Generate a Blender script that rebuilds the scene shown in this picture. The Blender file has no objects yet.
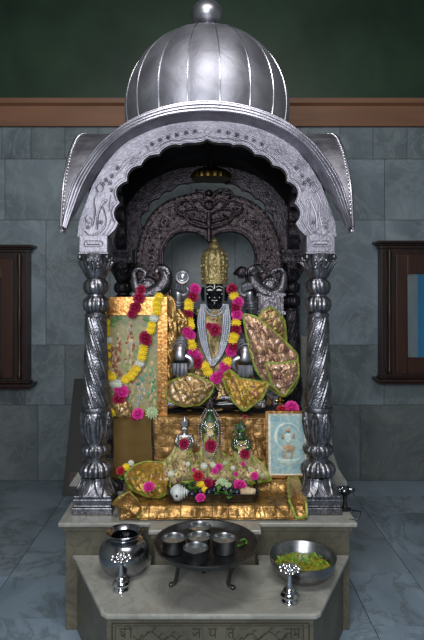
import bpy, bmesh, math, random
from mathutils import Vector, Matrix, noise, Euler
R = random.Random(7)
PI = math.pi
SC = bpy.context.scene
COL = SC.collection
CZ = 1.6            # eye height of the photographer
F = 560.0           # focal length in pixels of the 424x640 frame

def W(px, py, D):   # point of the place seen at (px,py) that lies D metres away
    return Vector(((px-207)/F*D, D, CZ+(290-py)/F*D))

# ------------------------------------------------------------------ materials
def srgb(c):
    if isinstance(c, str):
        c = [int(c[i:i+2], 16)/255 for i in (0, 2, 4)]
    return tuple((x/12.92 if x <= .04045 else ((x+.055)/1.055)**2.4) for x in c)+(1,)

class NT:
    def __init__(s, name):
        s.m = bpy.data.materials.new(name); s.m.use_nodes = True
        s.t = s.m.node_tree; s.b = s.t.nodes['Principled BSDF']
    def n(s, typ, **kw):
        nd = s.t.nodes.new(typ)
        for k, v in kw.items():
            if k.startswith('i_'):
                nd.inputs[k[2:].replace('_', ' ')].default_value = v
            else: setattr(nd, k, v)
        return nd
    def l(s, a, b): s.t.links.new(a, b)
    def coord(s, scale=(1, 1, 1), kind='Object', rot=(0, 0, 0)):
        tc = s.n('ShaderNodeTexCoord'); mp = s.n('ShaderNodeMapping')
        mp.inputs['Scale'].default_value = scale; mp.inputs['Rotation'].default_value = rot
        s.l(tc.outputs[kind], mp.inputs['Vector']); return mp.outputs['Vector']
    def noise(s, vec, scale, detail=4, dist=0, rough=.5):
        nd = s.n('ShaderNodeTexNoise'); nd.inputs['Scale'].default_value = scale
        nd.inputs['Detail'].default_value = detail; nd.inputs['Distortion'].default_value = dist
        nd.inputs['Roughness'].default_value = rough
        s.l(vec, nd.inputs['Vector']); return nd.outputs['Fac']
    def voro(s, vec, scale, feature='F1', out='Distance'):
        nd = s.n('ShaderNodeTexVoronoi'); nd.feature = feature
        nd.inputs['Scale'].default_value = scale; s.l(vec, nd.inputs['Vector']); return nd.outputs[out]
    def ramp(s, fac, stops, interp='LINEAR'):
        nd = s.n('ShaderNodeValToRGB'); cr = nd.color_ramp; cr.interpolation = interp
        while len(cr.elements) < len(stops): cr.elements.new(.5)
        for e, (p, c) in zip(cr.elements, stops): e.position = p; e.color = srgb(c) if isinstance(c, str) else c
        s.l(fac, nd.inputs['Fac']); return nd.outputs['Color']
    def mix(s, f, a, b, typ='MIX'):
        nd = s.n('ShaderNodeMix'); nd.data_type = 'RGBA'; nd.blend_type = typ
        for sock, v in ((nd.inputs[0], f), (nd.inputs[6], a), (nd.inputs[7], b)):
            if isinstance(v, (int, float)): sock.default_value = v
            elif isinstance(v, tuple): sock.default_value = v
            else: s.l(v, sock)
        return nd.outputs[2]
    def bump(s, h, strength=.5, dist=.005, prev=None):
        nd = s.n('ShaderNodeBump'); nd.inputs['Strength'].default_value = strength
        nd.inputs['Distance'].default_value = dist; s.l(h, nd.inputs['Height'])
        if prev is not None: s.l(prev, nd.inputs['Normal'])
        s.l(nd.outputs['Normal'], s.b.inputs['Normal']); return nd.outputs['Normal']
    def set(s, **kw):
        for k, v in kw.items():
            sock = s.b.inputs[k.replace('_', ' ')]
            if isinstance(v, (int, float, tuple)): sock.default_value = v
            else: s.l(v, sock)
        return s

def metal(name, c1, c2, rough=.3, scale=25, bumpscale=None, bstr=.4, bdist=.003, metallic=1.0, kind='voronoi', rough2=None):
    m = NT(name); v = m.coord()
    n = m.noise(v, scale, 5, .5)
    m.set(Base_Color=m.ramp(n, [(.3, c1), (.7, c2)]), Metallic=metallic, Roughness=rough)
    if rough2:
        rr = m.n('ShaderNodeMapRange'); rr.inputs['To Min'].default_value = rough; rr.inputs['To Max'].default_value = rough2
        m.l(n, rr.inputs['Value']); m.set(Roughness=rr.outputs['Result'])
    if bumpscale:
        h = m.voro(v, bumpscale) if kind == 'voronoi' else m.noise(v, bumpscale, 4, 1.0)
        m.bump(h, bstr, bdist)
    return m.m

M = {}
M['silver'] = metal('silver_chased', '8a8890', 'c4c2ca', .34, 30, 70, .5, .004, rough2=.46)
M['silver_plain'] = metal('silver_sheet', '9a9aa2', 'c0c0c8', .33, 9, 30, .25, .002, kind='noise', rough2=.45)
M['silver_board'] = metal('silver_board', '787680', 'a3a1ab', .42, 14, 55, .5, .004, kind='noise', rough2=.55)
M['silver_dome'] = metal('silver_dome', '8a8a94', 'aeaeb8', .5, 6, 14, .3, .006, kind='noise', rough2=.62)
M['silver_rib'] = metal('silver_bright', 'b8b8be', 'dadae0', .3, 20)
M['silver_pillar'] = metal('silver_pillar', '606066', '94949a', .30, 30, 95, .3, .003, rough2=.42)
M['silver_dark'] = metal('silver_dark_shade', '2b282b', '5a545a', .4, 30, 90, .6, .004, rough2=.5)  # dark silver; on rear and side canopy parts the colour stands for shade
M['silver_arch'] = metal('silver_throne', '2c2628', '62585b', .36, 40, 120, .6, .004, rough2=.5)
M['silver_chin'] = metal('silver_figures', '68646a', 'a09aa2', .34, 40, 110, .6, .004, rough2=.45)
M['silver_eave'] = metal('silver_eave', '7c7a84', 'a4a2aa', .44, 14, 40, .3, .003, kind='noise', rough2=.55)
M['silver_mould'] = metal('silver_moulding', '8a8892', 'b0aeb8', .34, 14, 40, .2, .002, kind='noise')
M['silver_bead'] = metal('silver_bead', 'b4bac8', 'd8dce6', .35, 14)
M['inner_shade'] = metal('inner_shade_metal', '0a0909', '161315', .6, 10, 40, .4, .004, metallic=.5)  # interior shade painted as near-black colour on the vault's inner faces
M['steel'] = metal('polished_steel', '8e9096', 'a4a6ac', .2, 8)
M['steel_dark'] = metal('worn_steel', '828486', 'a0a2a4', .24, 25, 14, .1, .002, kind='noise', rough2=.38)
M['pewter'] = metal('dull_tray_metal', '444547', '626364', .36, 18, rough2=.5)
M['chrome'] = metal('bright_chrome', 'd0d2d8', 'e6e8ee', .1, 8)
M['gold'] = metal('crown_gold', '8c7c50', 'cdbc8a', .45, 60, 130, .9, .004, metallic=.85)
M['gilt'] = metal('gilt_frame', '945c2c', 'd0a468', .34, 50, 60, .35, .002)
M['bronze'] = metal('old_bronze', '3e2f16', '6e5a2c', .4, 40)
M['brass'] = metal('small_brass', '8c7430', 'c8b468', .3, 40)

def cloth_gold(name, c1, c2, spec=None, crease=14, metallic=.75, rough=.36, bstr=.9, grid=False):
    m = NT(name); v = m.coord()
    n = m.noise(v, 14, 5, .8)
    col = m.ramp(n, [(.32, c1), (.68, c2)])
    if spec:
        vo = m.n('ShaderNodeTexVoronoi'); vo.inputs['Scale'].default_value = spec[0]; m.l(v, vo.inputs['Vector'])
        mask = m.ramp(vo.outputs['Distance'], [(spec[1], (1, 1, 1, 1)), (spec[1]+.05, (0, 0, 0, 1))])
        cc = m.ramp(m.noise(v, 21, 2), [(.40, spec[2]), (.5, spec[3]), (.6, spec[4])], 'CONSTANT')
        col = m.mix(mask, col, cc)
    m.set(Base_Color=col, Metallic=metallic, Roughness=rough)
    if grid:
        bk = m.n('ShaderNodeTexBrick'); bk.offset = 0
        for k_, q_ in (('Scale', 1.0), ('Mortar Size', .0022), ('Mortar Smooth', 1.0), ('Brick Width', .075), ('Row Height', .06)): bk.inputs[k_].default_value = q_
        bk.inputs['Color1'].default_value = (1, 1, 1, 1); bk.inputs['Color2'].default_value = (.8, .8, .8, 1); bk.inputs['Mortar'].default_value = (0, 0, 0, 1)
        mp2 = m.n('ShaderNodeMapping'); mp2.inputs['Rotation'].default_value = (PI/2, 0, 0); m.l(v, mp2.inputs['Vector']); m.l(mp2.outputs['Vector'], bk.inputs['Vector'])
        m.bump(bk.outputs['Color'], .6, .005)
        gridn = m.b.inputs['Normal'].links[0].from_socket
    else: gridn = None
    b = m.bump(m.voro(v, crease, 'DISTANCE_TO_EDGE'), bstr*.6, .02, gridn)
    m.bump(m.noise(v, 45, 4, 1.2), bstr*.6, .006, b)
    return m.m
M['goldcloth'] = cloth_gold('gold_tissue_cloth', '6c4e2a', 'b08a54', None, 16, .6, .4, .8, True)
M['goldfoil'] = cloth_gold('gold_side_cloth', '7c5a2c', 'caa468', None, 12, .75, .3)
M['goldstep'] = cloth_gold('gold_foil_cloth', '6c4e26', 'b48c52', None, 13, .7, .29, .9, True)
M['brocade'] = cloth_gold('gold_brocade', '7a6038', 'ceac78', (60, .3, '6b2c3c', '66742a', 'e2d4d4'), 22, .55)
M['skirt'] = cloth_gold('idol_skirt_brocade', '5c4a20', 'f2deaa', (60, .27, '5e7a2a', '8a3a50', 'f0eadc'), 24, .55, .9, .36)
M['pinkgold'] = cloth_gold('rose_gold_brocade', '7a5844', 'd0a88c', (70, .3, '5e2c3a', '9c8c44', 'e0d4cc'), 24, .55)
M['yellowcloth'] = cloth_gold('yellow_silk', '8a6a24', 'c8a048', (55, .27, '4a6a30', 'a05a78', 'd8c0c8'), 20, .4)

m = NT('green_border_cloth'); v = m.coord()
m.set(Base_Color=m.ramp(m.noise(v, 60, 3), [(.35, '5e701c'), (.65, '98a440')]), Roughness=.5, Metallic=.15)
m.bump(m.noise(v, 120, 3), .6, .003); M['greenedge'] = m.m
m = NT('bronze_mesh_fabric'); v = m.coord()
w1 = m.n('ShaderNodeTexWave', i_Scale=55.0, i_Distortion=1.5); w1.bands_direction = 'X'; m.l(v, w1.inputs['Vector'])
w2 = m.n('ShaderNodeTexWave', i_Scale=55.0, i_Distortion=1.5); w2.bands_direction = 'Z'; m.l(v, w2.inputs['Vector'])
mm = m.mix(.5, w1.outputs['Color'], w2.outputs['Color'])
m.set(Base_Color=m.ramp(mm, [(.25, '4a3816'), (.75, '8c6f3c')]), Metallic=.6, Roughness=.42); m.bump(mm, .6, .003)
M['mesh'] = m.m

def plain(name, c, rough=.6, c2=None, scale=20, bumpd=None, **kw):
    m = NT(name); v = m.coord()
    if c2: m.set(Base_Color=m.ramp(m.noise(v, scale, 4, .4), [(.35, c), (.65, c2)]))
    else: m.set(Base_Color=srgb(c))
    m.set(Roughness=rough, **kw)
    if bumpd: m.bump(m.noise(v, scale*2, 4), .5, bumpd)
    return m.m
M['rose_dark'] = plain('crimson_petals', '7a0a30', .55, 'a8184a', 60)
M['rose_mag'] = plain('magenta_petals', 'b41478', .5, 'e03c9c', 60)
M['rose_red'] = plain('red_petals', '8a0f18', .5, 'b8243a', 60)
M['yellow'] = plain('marigold_petals', 'dcb414', .55, 'f6e444', 60)
M['white_fl'] = plain('white_petals', 'b8bcae', .55, 'e4e6da', 60)
M['leaf'] = plain('green_leaf', '2c5a1c', .45, '5a8c34', 50)
M['leafdark'] = plain('dark_leaf', '173018', .45, '2e5230', 50)
M['palegreen'] = plain('pale_green_petals', '8fa878', .5, 'c4d2ae', 50)
M['berry'] = plain('blackish_fruit', '0d0d1c', .25, '1c1a30', 30)
M['blackstone'] = plain('black_polished_stone', '06070c', .18, '0e1018', 20)
M['white'] = plain('white_enamel', 'e8e8e4', .35)
M['redpaint'] = plain('red_paint', '9c1a2c', .45)
M['conch'] = plain('conch_shell', 'b6bcbc', .35, 'dadfdd', 30, .002)
M['ginger'] = plain('cream_root', 'a8906c', .6, 'd0bd98', 40, .003)
M['traybk'] = plain('black_tray', '0b0d0c', .28, '151816', 30)
M['string'] = plain('thread', '7a6a3a', .8)
M['wood'] = None
m = NT('dark_wood'); v = m.coord((1, 1, .15))
m.set(Base_Color=m.ramp(m.noise(v, 14, 5, 1.5), [(.3, '150a06'), (.7, '2e150e')]), Roughness=.4); m.bump(m.noise(v, 30, 4), .3, .002); M['wood'] = m.m
m = NT('red_brown_wood'); v = m.coord((1, 1, .15))
m.set(Base_Color=m.ramp(m.noise(v, 14, 5, 1.5), [(.3, '2a130a'), (.7, '40200f')]), Roughness=.4); M['wood2'] = m.m
m = NT('brown_board_wood'); v = m.coord((.3, 1, 1))
m.set(Base_Color=m.ramp(m.noise(v, 10, 5, 1), [(.3, '0a0705'), (.7, '130d09')]), Roughness=.5); M['board'] = m.m
m = NT('cornice_paint'); v = m.coord((.2, 1, 1))
m.set(Base_Color=m.ramp(m.noise(v, 5, 5, .5), [(.3, '74503a'), (.7, '8a6046')]), Roughness=.55); M['cornice'] = m.m
m = NT('green_wall_paint'); v = m.coord()
m.set(Base_Color=m.ramp(m.noise(v, 2.2, 6, .3), [(.3, '1a3022'), (.7, '2c4632')]), Roughness=.45); m.bump(m.noise(v, 60, 3), .15, .002); M['green'] = m.m
M['pane_grey'] = plain('grey_pane_backing', '6d7a80', .3)
M['pane_blue'] = plain('blue_pane_backing', '1c6f9c', .3)
m = NT('clear_glass'); m.set(Base_Color=(1, 1, 1, 1), Roughness=.03, Transmission_Weight=1.0, IOR=1.2); M['glass'] = m.m
m = NT('tinted_water'); m.set(Base_Color=srgb('8a842a'), Roughness=.06, IOR=1.33, Specular_IOR_Level=.8); M['water'] = m.m

m = NT('dark_still_water'); m.set(Base_Color=srgb('14181a'), Roughness=.05); M['darkwater'] = m.m
m = NT('clear_still_water'); m.set(Base_Color=srgb('7c8284'), Roughness=.08, Metallic=.6); M['cupwater'] = m.m
M['leafbright'] = plain('bright_small_leaf', '4c7a1c', .45, '84a834', 50)
def marble(name, c1, c2, vein, attr=False, rough=.35, scale=3.0, veinamt=.5, stretch=(1, 1, 1)):
    m = NT(name); v = m.coord(stretch)
    if attr:
        a = m.n('ShaderNodeAttribute'); a.attribute_name = 'tint'
        add = m.n('ShaderNodeVectorMath'); add.operation = 'MULTIPLY_ADD'
        m.l(a.outputs['Vector'], add.inputs[0]); add.inputs[1].default_value = (9, 7, 5); m.l(v, add.inputs[2]); v = add.outputs[0]
    n = m.noise(v, scale, 6, .6, .6)
    col = m.ramp(n, [(.3, c1), (.7, c2)])
    vn = m.noise(v, scale*.8, 7, 2.2, .65)
    vm = m.ramp(vn, [(.46, (0, 0, 0, 1)), (.5, (veinamt,)*3+(1,)), (.54, (0, 0, 0, 1))])
    col = m.mix(vm, col, srgb(vein))
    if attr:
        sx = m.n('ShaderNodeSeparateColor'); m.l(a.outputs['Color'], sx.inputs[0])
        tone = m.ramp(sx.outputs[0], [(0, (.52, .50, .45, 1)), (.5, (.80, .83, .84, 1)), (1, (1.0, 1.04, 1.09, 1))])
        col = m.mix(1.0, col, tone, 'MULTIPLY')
    m.set(Base_Color=col, Roughness=rough); m.bump(m.noise(v, 30, 4), .12, .002)
    return m.m
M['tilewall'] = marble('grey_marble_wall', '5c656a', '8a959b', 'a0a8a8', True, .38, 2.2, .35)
M['tilefloor'] = marble('blue_grey_marble_floor', '7a8a98', 'a6b6c6', '5a5d58', True, .3, 1.8, .5, (1, .7, 1))
M['grout'] = plain('dark_joint', '1c2124', .8)
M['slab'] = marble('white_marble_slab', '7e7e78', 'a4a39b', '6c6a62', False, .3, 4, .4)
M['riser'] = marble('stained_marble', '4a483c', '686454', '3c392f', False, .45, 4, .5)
M['ink'] = plain('engraved_ink', '34322a', .8)
M['plaster'] = plain('plaster', '8a8f8c', .8, '9a9f9a', 4)

# ------------------------------------------------------------------ mesh builder
class MB:
    def __init__(s): s.v = []; s.f = []; s.mi = []; s.c = 0
    def add(s, vs, fs, mi=None):
        o = len(s.v); s.v += [tuple(p) for p in vs]
        for f in fs: s.f.append(tuple(i+o for i in f)); s.mi.append(s.c if mi is None else mi)
        return s
    def grid(s, rows, closed_u=False, closed_v=False, mi=None):
        nv = len(rows); nu = len(rows[0]); fs = []
        for j in range(nv if closed_v else nv-1):
            for i in range(nu if closed_u else nu-1):
                a = j*nu+i; b = j*nu+(i+1) % nu; c = ((j+1) % nv)*nu+(i+1) % nu; d = ((j+1) % nv)*nu+i
                fs.append((a, b, c, d))
        return s.add([p for r in rows for p in r], fs, mi)
    def box(s, x0, x1, y0, y1, z0, z1, mi=None):
        return s.add([(x0, y0, z0), (x1, y0, z0), (x1, y1, z0), (x0, y1, z0), (x0, y0, z1), (x1, y0, z1), (x1, y1, z1), (x0, y1, z1)],
              [(0, 3, 2, 1), (4, 5, 6, 7), (0, 1, 5, 4), (1, 2, 6, 5), (2, 3, 7, 6), (3, 0, 4, 7)], mi)
    def prism(s, poly, z0, z1, mi=None):      # poly in XY
        n = len(poly)
        return s.add([(x, y, z0) for x, y in poly]+[(x, y, z1) for x, y in poly],
              [tuple(range(n-1, -1, -1)), tuple(range(n, 2*n))]+[(i, (i+1) % n, n+(i+1) % n, n+i) for i in range(n)], mi)
    def lathe(s, prof, seg=32, c=(0, 0, 0), fn=None, cap=True, mi=None, sx=1, sy=1):
        rows = []
        for k, (r, z) in enumerate(prof):
            row = []
            for i in range(seg):
                a = 2*PI*i/seg; rr = fn(r, z, a, k) if fn else r
                row.append((c[0]+rr*math.cos(a)*sx, c[1]+rr*math.sin(a)*sy, c[2]+z))
            rows.append(row)
        s.grid(rows, True, False, mi)
        if cap:
            o = len(s.v)-len(rows)*seg
            if prof[0][0] > 1e-5: s.f.append(tuple(o+i for i in range(seg-1, -1, -1))); s.mi.append(s.c if mi is None else mi)
            o2 = len(s.v)-seg
            if prof[-1][0] > 1e-5: s.f.append(tuple(o2+i for i in range(seg))); s.mi.append(s.c if mi is None else mi)
        return s
    def tube(s, pts, rad, seg=8, mi=None, cap=True, flat=1.0):
        pts = [Vector(p) for p in pts]; n = len(pts); rows = []
        if not hasattr(rad, '__len__'): rad = [rad]*n
        up = Vector((0.13, .97, .2)).normalized()
        for i, p in enumerate(pts):
            t = (pts[min(i+1, n-1)]-pts[max(i-1, 0)]).normalized()
            a = t.cross(up)
            if a.length < 1e-3: a = t.cross(Vector((1, 0, 0)))
            a.normalize(); b = t.cross(a).normalized()
            rows.append([p+(a*math.cos(2*PI*k/seg)+b*math.sin(2*PI*k/seg)*flat)*rad[i] for k in range(seg)])
        o = len(s.v); s.grid(rows, True, False, mi)
        if cap:
            s.f.append(tuple(o+i for i in range(seg-1, -1, -1))); s.mi.append(s.c if mi is None else mi)
            o2 = len(s.v)-seg; s.f.append(tuple(o2+i for i in range(seg))); s.mi.append(s.c if mi is None else mi)
        return s
    def ball(s, c, r, seg=12, rings=8, sx=1, sy=1, sz=1, mi=None, fn=None):
        prof = [(max(1e-6, r*math.sin(PI*k/rings)), -r*math.cos(PI*k/rings)*sz) for k in range(rings+1)]
        return s.lathe(prof, seg, c, fn, False, mi, sx, sy)
    def xf(s, mat, start=0):
        for i in range(start, len(s.v)): s.v[i] = tuple(mat @ Vector(s.v[i]))
        return s
    def build(s, name, mats, parent=None, loc=None, smooth=True, angle=40, world=True):
        me = bpy.data.meshes.new(name)
        L = Vector(loc) if loc is not None else None
        if L is None and parent is not None: L = Vector((0, 0, 0))
        vs = s.v
        off = Vector((0, 0, 0))
        if parent is not None and world: off = parent_world(parent)
        elif L is not None and world: off = L
        vs = [tuple(Vector(p)-off) for p in vs]
        me.from_pydata(vs, [], s.f)
        if not isinstance(mats, (list, tuple)): mats = [mats]
        for mt in mats: me.materials.append(M[mt])
        me.polygons.foreach_set('material_index', s.mi)
        bm = bmesh.new(); bm.from_mesh(me); bmesh.ops.remove_doubles(bm, verts=bm.verts, dist=1e-6)
        bmesh.ops.recalc_face_normals(bm, faces=bm.faces)
        if smooth:
            for f in bm.faces: f.smooth = True
            for e in bm.edges:
                if len(e.link_faces) == 2 and e.calc_face_angle(0) > math.radians(angle): e.smooth = False
        bm.to_mesh(me); bm.free()
        ob = bpy.data.objects.new(name, me); COL.objects.link(ob)
        if parent is not None: ob.parent = parent
        if parent is None and L is not None: ob.location = L
        return ob

def parent_world(o):
    p = Vector(o.location)
    while o.parent: o = o.parent; p += Vector(o.location)
    return p
def tag(o, label, cat, group=None, kind=None):
    o['label'] = label; o['category'] = cat
    if group: o['group'] = group
    if kind: o['kind'] = kind
    return o
def thing(name, label, cat, loc, group=None):
    o = bpy.data.objects.new(name, None); COL.objects.link(o); o.location = loc; o.empty_display_size = .05
    return tag(o, label, cat, group)
def structure(o): o['kind'] = 'structure'; return o
def copy_tree(o, parent=None):
    c = o.copy(); COL.objects.link(c); c.parent = parent
    for ch in list(o.children): copy_tree(ch, c)
    return c
def box_bevel(ob, w=.004, seg=2):
    b = ob.modifiers.new('bevel', 'BEVEL'); b.width = w; b.segments = seg; b.limit_method = 'ANGLE'; return ob

def resample(pts, n):
    pts = [Vector(p) for p in pts]; d = [0]
    for a, b in zip(pts, pts[1:]): d.append(d[-1]+(b-a).length)
    out = []; j = 0
    for i in range(n):
        t = d[-1]*i/(n-1)
        while j < len(pts)-2 and d[j+1] < t: j += 1
        f = (t-d[j])/max(1e-9, d[j+1]-d[j]); out.append(pts[j].lerp(pts[j+1], min(1, max(0, f))))
    return out
def smoothc(pts, n, closed=False):     # Catmull-Rom through the points
    P = [Vector(p) for p in pts]; out = []; k = len(P)
    segs = k if closed else k-1
    for s in range(segs):
        p0 = P[(s-1) % k] if closed or s > 0 else P[0]*2-P[1]
        p1 = P[s]; p2 = P[(s+1) % k]; p3 = P[(s+2) % k] if closed or s < k-2 else P[-1]*2-P[-2]
        for i in range(n):
            t = i/n
            out.append(.5*((2*p1)+(-p0+p2)*t+(2*p0-5*p1+4*p2-p3)*t*t+(-p0+3*p1-3*p2+p3)*t**3))
    if not closed: out.append(P[-1])
    return out

# ================================================================== ROOM
YW = 4.7
def tiles(rects, plane, name, mats, gap=.004, depth=.01):
    b = MB(); tints = []
    for (a0, a1, b0, b1) in rects:
        g = gap/2
        if plane == 'wall': b.box(a0+g, a1-g, YW, YW+depth, b0+g, b1-g, 0)
        else: b.box(a0+g, a1-g, b0+g, b1-g, -depth, 0, 0)
        tints.append(len(b.v))
    n = len(rects)
    xs = [r[0] for r in rects]+[r[1] for r in rects]; ys = [r[2] for r in rects]+[r[3] for r in rects]
    if plane == 'wall': b.box(min(xs), max(xs), YW+.003, YW+.1, min(ys), max(ys), 1)
    else: b.box(min(xs), max(xs), min(ys), max(ys), -.12, -.003, 1)
    me = bpy.data.meshes.new(name); me.from_pydata(b.v, [], b.f)
    for mt in mats: me.materials.append(M[mt])
    me.polygons.foreach_set('material_index', b.mi)
    at = me.color_attributes.new('tint', 'FLOAT_COLOR', 'POINT')
    rr = random.Random(11)
    k = 0
    for i in range(n):
        t0 = rr.random()
        if plane == 'wall': t0 = t0*.45+{0: .3, 1: .5, 2: .45, 3: .2, 4: -.1}[[k_ for k_, q_ in enumerate((.1, 999)) if 1][0] if 0 else ROWI[i]]  # random tile tone, plus row steps painting the light falloff down the wall
        if plane == 'floor': t0 = .35+.3*t0-.22*(rects[i][2] > 3.1)  # far tiles coloured darker to stand in for the dimmer light there
        c = (max(0, min(1, t0)), rr.random(), rr.random(), 1)
        for j in range(8): at.data[k].color = c; k += 1
    for j in range(8): at.data[k].color = (0, 0, 0, 1); k += 1
    ob = bpy.data.objects.new(name, me); COL.objects.link(ob); return structure(ob)
def wx(px): return (px-207)/F*YW
def wz(py): return CZ+(290-py)/F*YW
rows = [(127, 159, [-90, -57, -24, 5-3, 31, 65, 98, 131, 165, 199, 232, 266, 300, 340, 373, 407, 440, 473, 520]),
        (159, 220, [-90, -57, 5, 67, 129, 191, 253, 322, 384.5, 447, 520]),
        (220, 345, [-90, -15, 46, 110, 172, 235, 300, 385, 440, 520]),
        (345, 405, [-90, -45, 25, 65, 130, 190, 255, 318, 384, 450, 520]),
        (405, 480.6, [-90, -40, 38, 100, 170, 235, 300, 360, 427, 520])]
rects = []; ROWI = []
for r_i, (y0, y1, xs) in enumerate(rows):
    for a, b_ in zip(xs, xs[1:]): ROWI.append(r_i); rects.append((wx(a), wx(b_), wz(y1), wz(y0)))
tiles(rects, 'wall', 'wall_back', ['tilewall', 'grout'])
XL, XR = wx(-90), wx(520)
b = MB(); b.box(XL, XR, YW+.01, YW+.11, wz(127), 4.5); structure(b.build('wall_back_upper', 'green', smooth=False))
b = MB()   # cornice with a stepped profile
prof = [(0, wz(127)), (.03, wz(127)), (.045, wz(121)), (.05, wz(108)), (.085, wz(106)), (.09, wz(101.5)), (0, wz(101))]
b.grid([[(x, YW-d, z) for d, z in prof] for x in (XL, XR)]); structure(b.build('trim_1', 'cornice', smooth=False))
cols = [(-2.5, -1.105, [-2.0, -.9, .2, 1.0, 1.75, 2.38, 2.73, 3.13, 4.13, 4.72]),
        (-1.105, 0, [-2.0, -.6, .5, 1.4, 2.1, 2.73, 3.13, 4.13, 4.72]),
        (0, .79, [-2.0, -.9, .1, .9, 1.8, 2.67, 3.18, 4.02, 4.72]),
        (.79, 1.15, [-2.0, -.7, .4, 1.3, 2.2, 2.67, 3.18, 3.58, 4.02, 4.35, 4.72]),
        (1.15, 1.9, [-2.0, -.8, .3, 1.2, 2.0, 2.67, 3.40, 4.02, 4.35, 4.72]),
        (1.9, 2.63, [-2.0, -.6, .5, 1.5, 2.5, 3.3, 4.1, 4.72])]
rects = []
for x0, x1, ys in cols:
    for a, b_ in zip(ys, ys[1:]): rects.append((x0, x1, a, b_))
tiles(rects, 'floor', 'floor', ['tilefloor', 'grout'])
b = MB(); b.box(XL-.1, XL, -2, YW+.1, -.1, 4.5); structure(b.build('wall_left', 'plaster', smooth=False))
b = MB(); b.box(XR, XR+.1, -2, YW+.1, -.1, 4.5); structure(b.build('wall_right', 'plaster', smooth=False))
b = MB(); b.box(XL-.1, XR+.1, -2, YW+.1, 4.5, 4.6); structure(b.build('ceiling', 'plaster', smooth=False))

# ================================================================== PLINTHS
ZS = CZ-1.082      # top of the upper slab 0.518
ZL = CZ-1.245      # top of the lower slab 0.355
up = thing('marble_altar_platform', 'tall grey marble altar platform with white slab top, carrying the silver canopy', 'platform', (0, 3.24, 0))
xl, xr = -.694, .70
outl = [(xl, 2.6), (-.265, 2.6), (-.265, 2.52), (.245, 2.52), (.245, 2.6), (xr, 2.6), (xr, 3.92), (xl, 3.92)]
b = MB(); b.prism(outl, ZS-.022, ZS)
o = b.build('top_slab', 'slab', up, smooth=False); box_bevel(o, .007, 3)
ins = [(xl+.028, 2.635), (-.24, 2.635), (-.24, 2.56), (.22, 2.56), (.22, 2.635), (xr-.028, 2.635), (xr-.028, 3.9), (xl+.028, 3.9)]
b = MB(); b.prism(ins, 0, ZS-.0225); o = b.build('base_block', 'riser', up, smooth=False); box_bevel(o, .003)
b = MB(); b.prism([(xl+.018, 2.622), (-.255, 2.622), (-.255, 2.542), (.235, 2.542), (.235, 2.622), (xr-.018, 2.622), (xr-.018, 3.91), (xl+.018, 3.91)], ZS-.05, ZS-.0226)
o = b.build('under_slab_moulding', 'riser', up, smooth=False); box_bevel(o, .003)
lo = thing('marble_step', 'low splayed marble step in front of the altar with a carved inscribed panel', 'step', (0, 2.4, 0))
fr = [(-.634, 2.634), (-.62, 2.615), (-.41, 2.17), (-.385, 2.148), (.42, 2.148), (.44, 2.165), (.66, 2.615), (.668, 2.634)]
# notch round the platform's projecting middle
back = [(.236, 2.634), (.236, 2.541), (-.256, 2.541), (-.256, 2.634)]
b = MB(); b.prism(fr+back, ZL-.022, ZL); o = b.build('top_slab', 'slab', lo, smooth=False); box_bevel(o, .007, 3)
fi = [(-.61, 2.632), (-.39, 2.185), (.415, 2.185), (.64, 2.632)]
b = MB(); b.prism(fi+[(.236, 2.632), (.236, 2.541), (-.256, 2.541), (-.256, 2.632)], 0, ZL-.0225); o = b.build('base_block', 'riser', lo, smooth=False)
YF = 2.185
def pp(px, py): return W(px, py, YF-.002)
b = MB()
for (x0, y0, x1, y1, w) in [(112, 623.5, 309, 623.5, .0022), (112, 623.5, 112, 700, .0022), (309, 623.5, 309, 700, .0022), (303.5, 624, 303.5, 700, .0012), (115.5, 626, 303, 626, .0010), (115.5, 626, 115.5, 700, .001)]:
    b.tube([pp(x0, y0), pp(x1, y1)], w, 6)
b.build('panel_border', 'ink', lo)
# Devanagari strokes cut in the panel, drawn in a unit box (x right, y down)
G = {'shri': [[(0, 0), (1.5, 0)], [(.1, .35), (.25, .25), (.4, .4), (.2, .6), (.5, .85)], [(.62, 0), (.62, 1)], [(.62, .6), (.3, .8)], [(1.3, 0), (1.3, 1)], [(.62, 0), (.7, -.3), (1.1, -.35), (1.3, 0)]],
     'ja': [[(0, 0), (1, 0)], [(.1, .45), (.2, .75), (.45, .7), (.45, .45), (.8, .45)], [(.8, 0), (.8, 1)]],
     'ya': [[(0, 0), (1, 0)], [(.15, .12), (.35, .35), (.15, .55), (.45, .8), (.8, .6)], [(.8, 0), (.8, 1)]],
     'ta': [[(0, 0), (1, 0)], [(.75, .4), (.35, .45), (.2, .7), (.45, 1)], [(.75, 0), (.75, 1)]],
     'na': [[(0, 0), (1, 0)], [(.8, .5), (.35, .5), (.2, .65), (.35, .7)], [(.8, 0), (.8, 1)]],
     'ma': [[(0, 0), (1, 0)], [(.25, 0), (.25, .7), (.4, .6), (.8, .6)], [(.8, 0), (.8, 1)]],
     'vis': [[(.1, .3), (.14, .34)], [(.1, .75), (.14, .79)]],
     'ra': [[(0, 0), (.8, 0)], [(.3, 0), (.55, .2), (.3, .45), (.7, 1)]]}
def glyph(b, g, x, y, w=9, h=9):
    for st in G[g]:
        pts = [pp(x+u*w, y+v_*h) for u, v_ in st]
        b.tube(pts, .0018, 5)
for g_ in [('shri', 119, 629), ('ja', 192, 629), ('ya', 208, 629), ('ta', 226, 629), ('na', 284, 629), ('ma', 293, 629, 7), ('ra', 208, 642)]:
    b = MB(); glyph(b, *g_)
    if g_[0] == 'ma': glyph(b, 'vis', 302, 629, 6)
    b.build('carved_letter', 'ink', lo)
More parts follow.
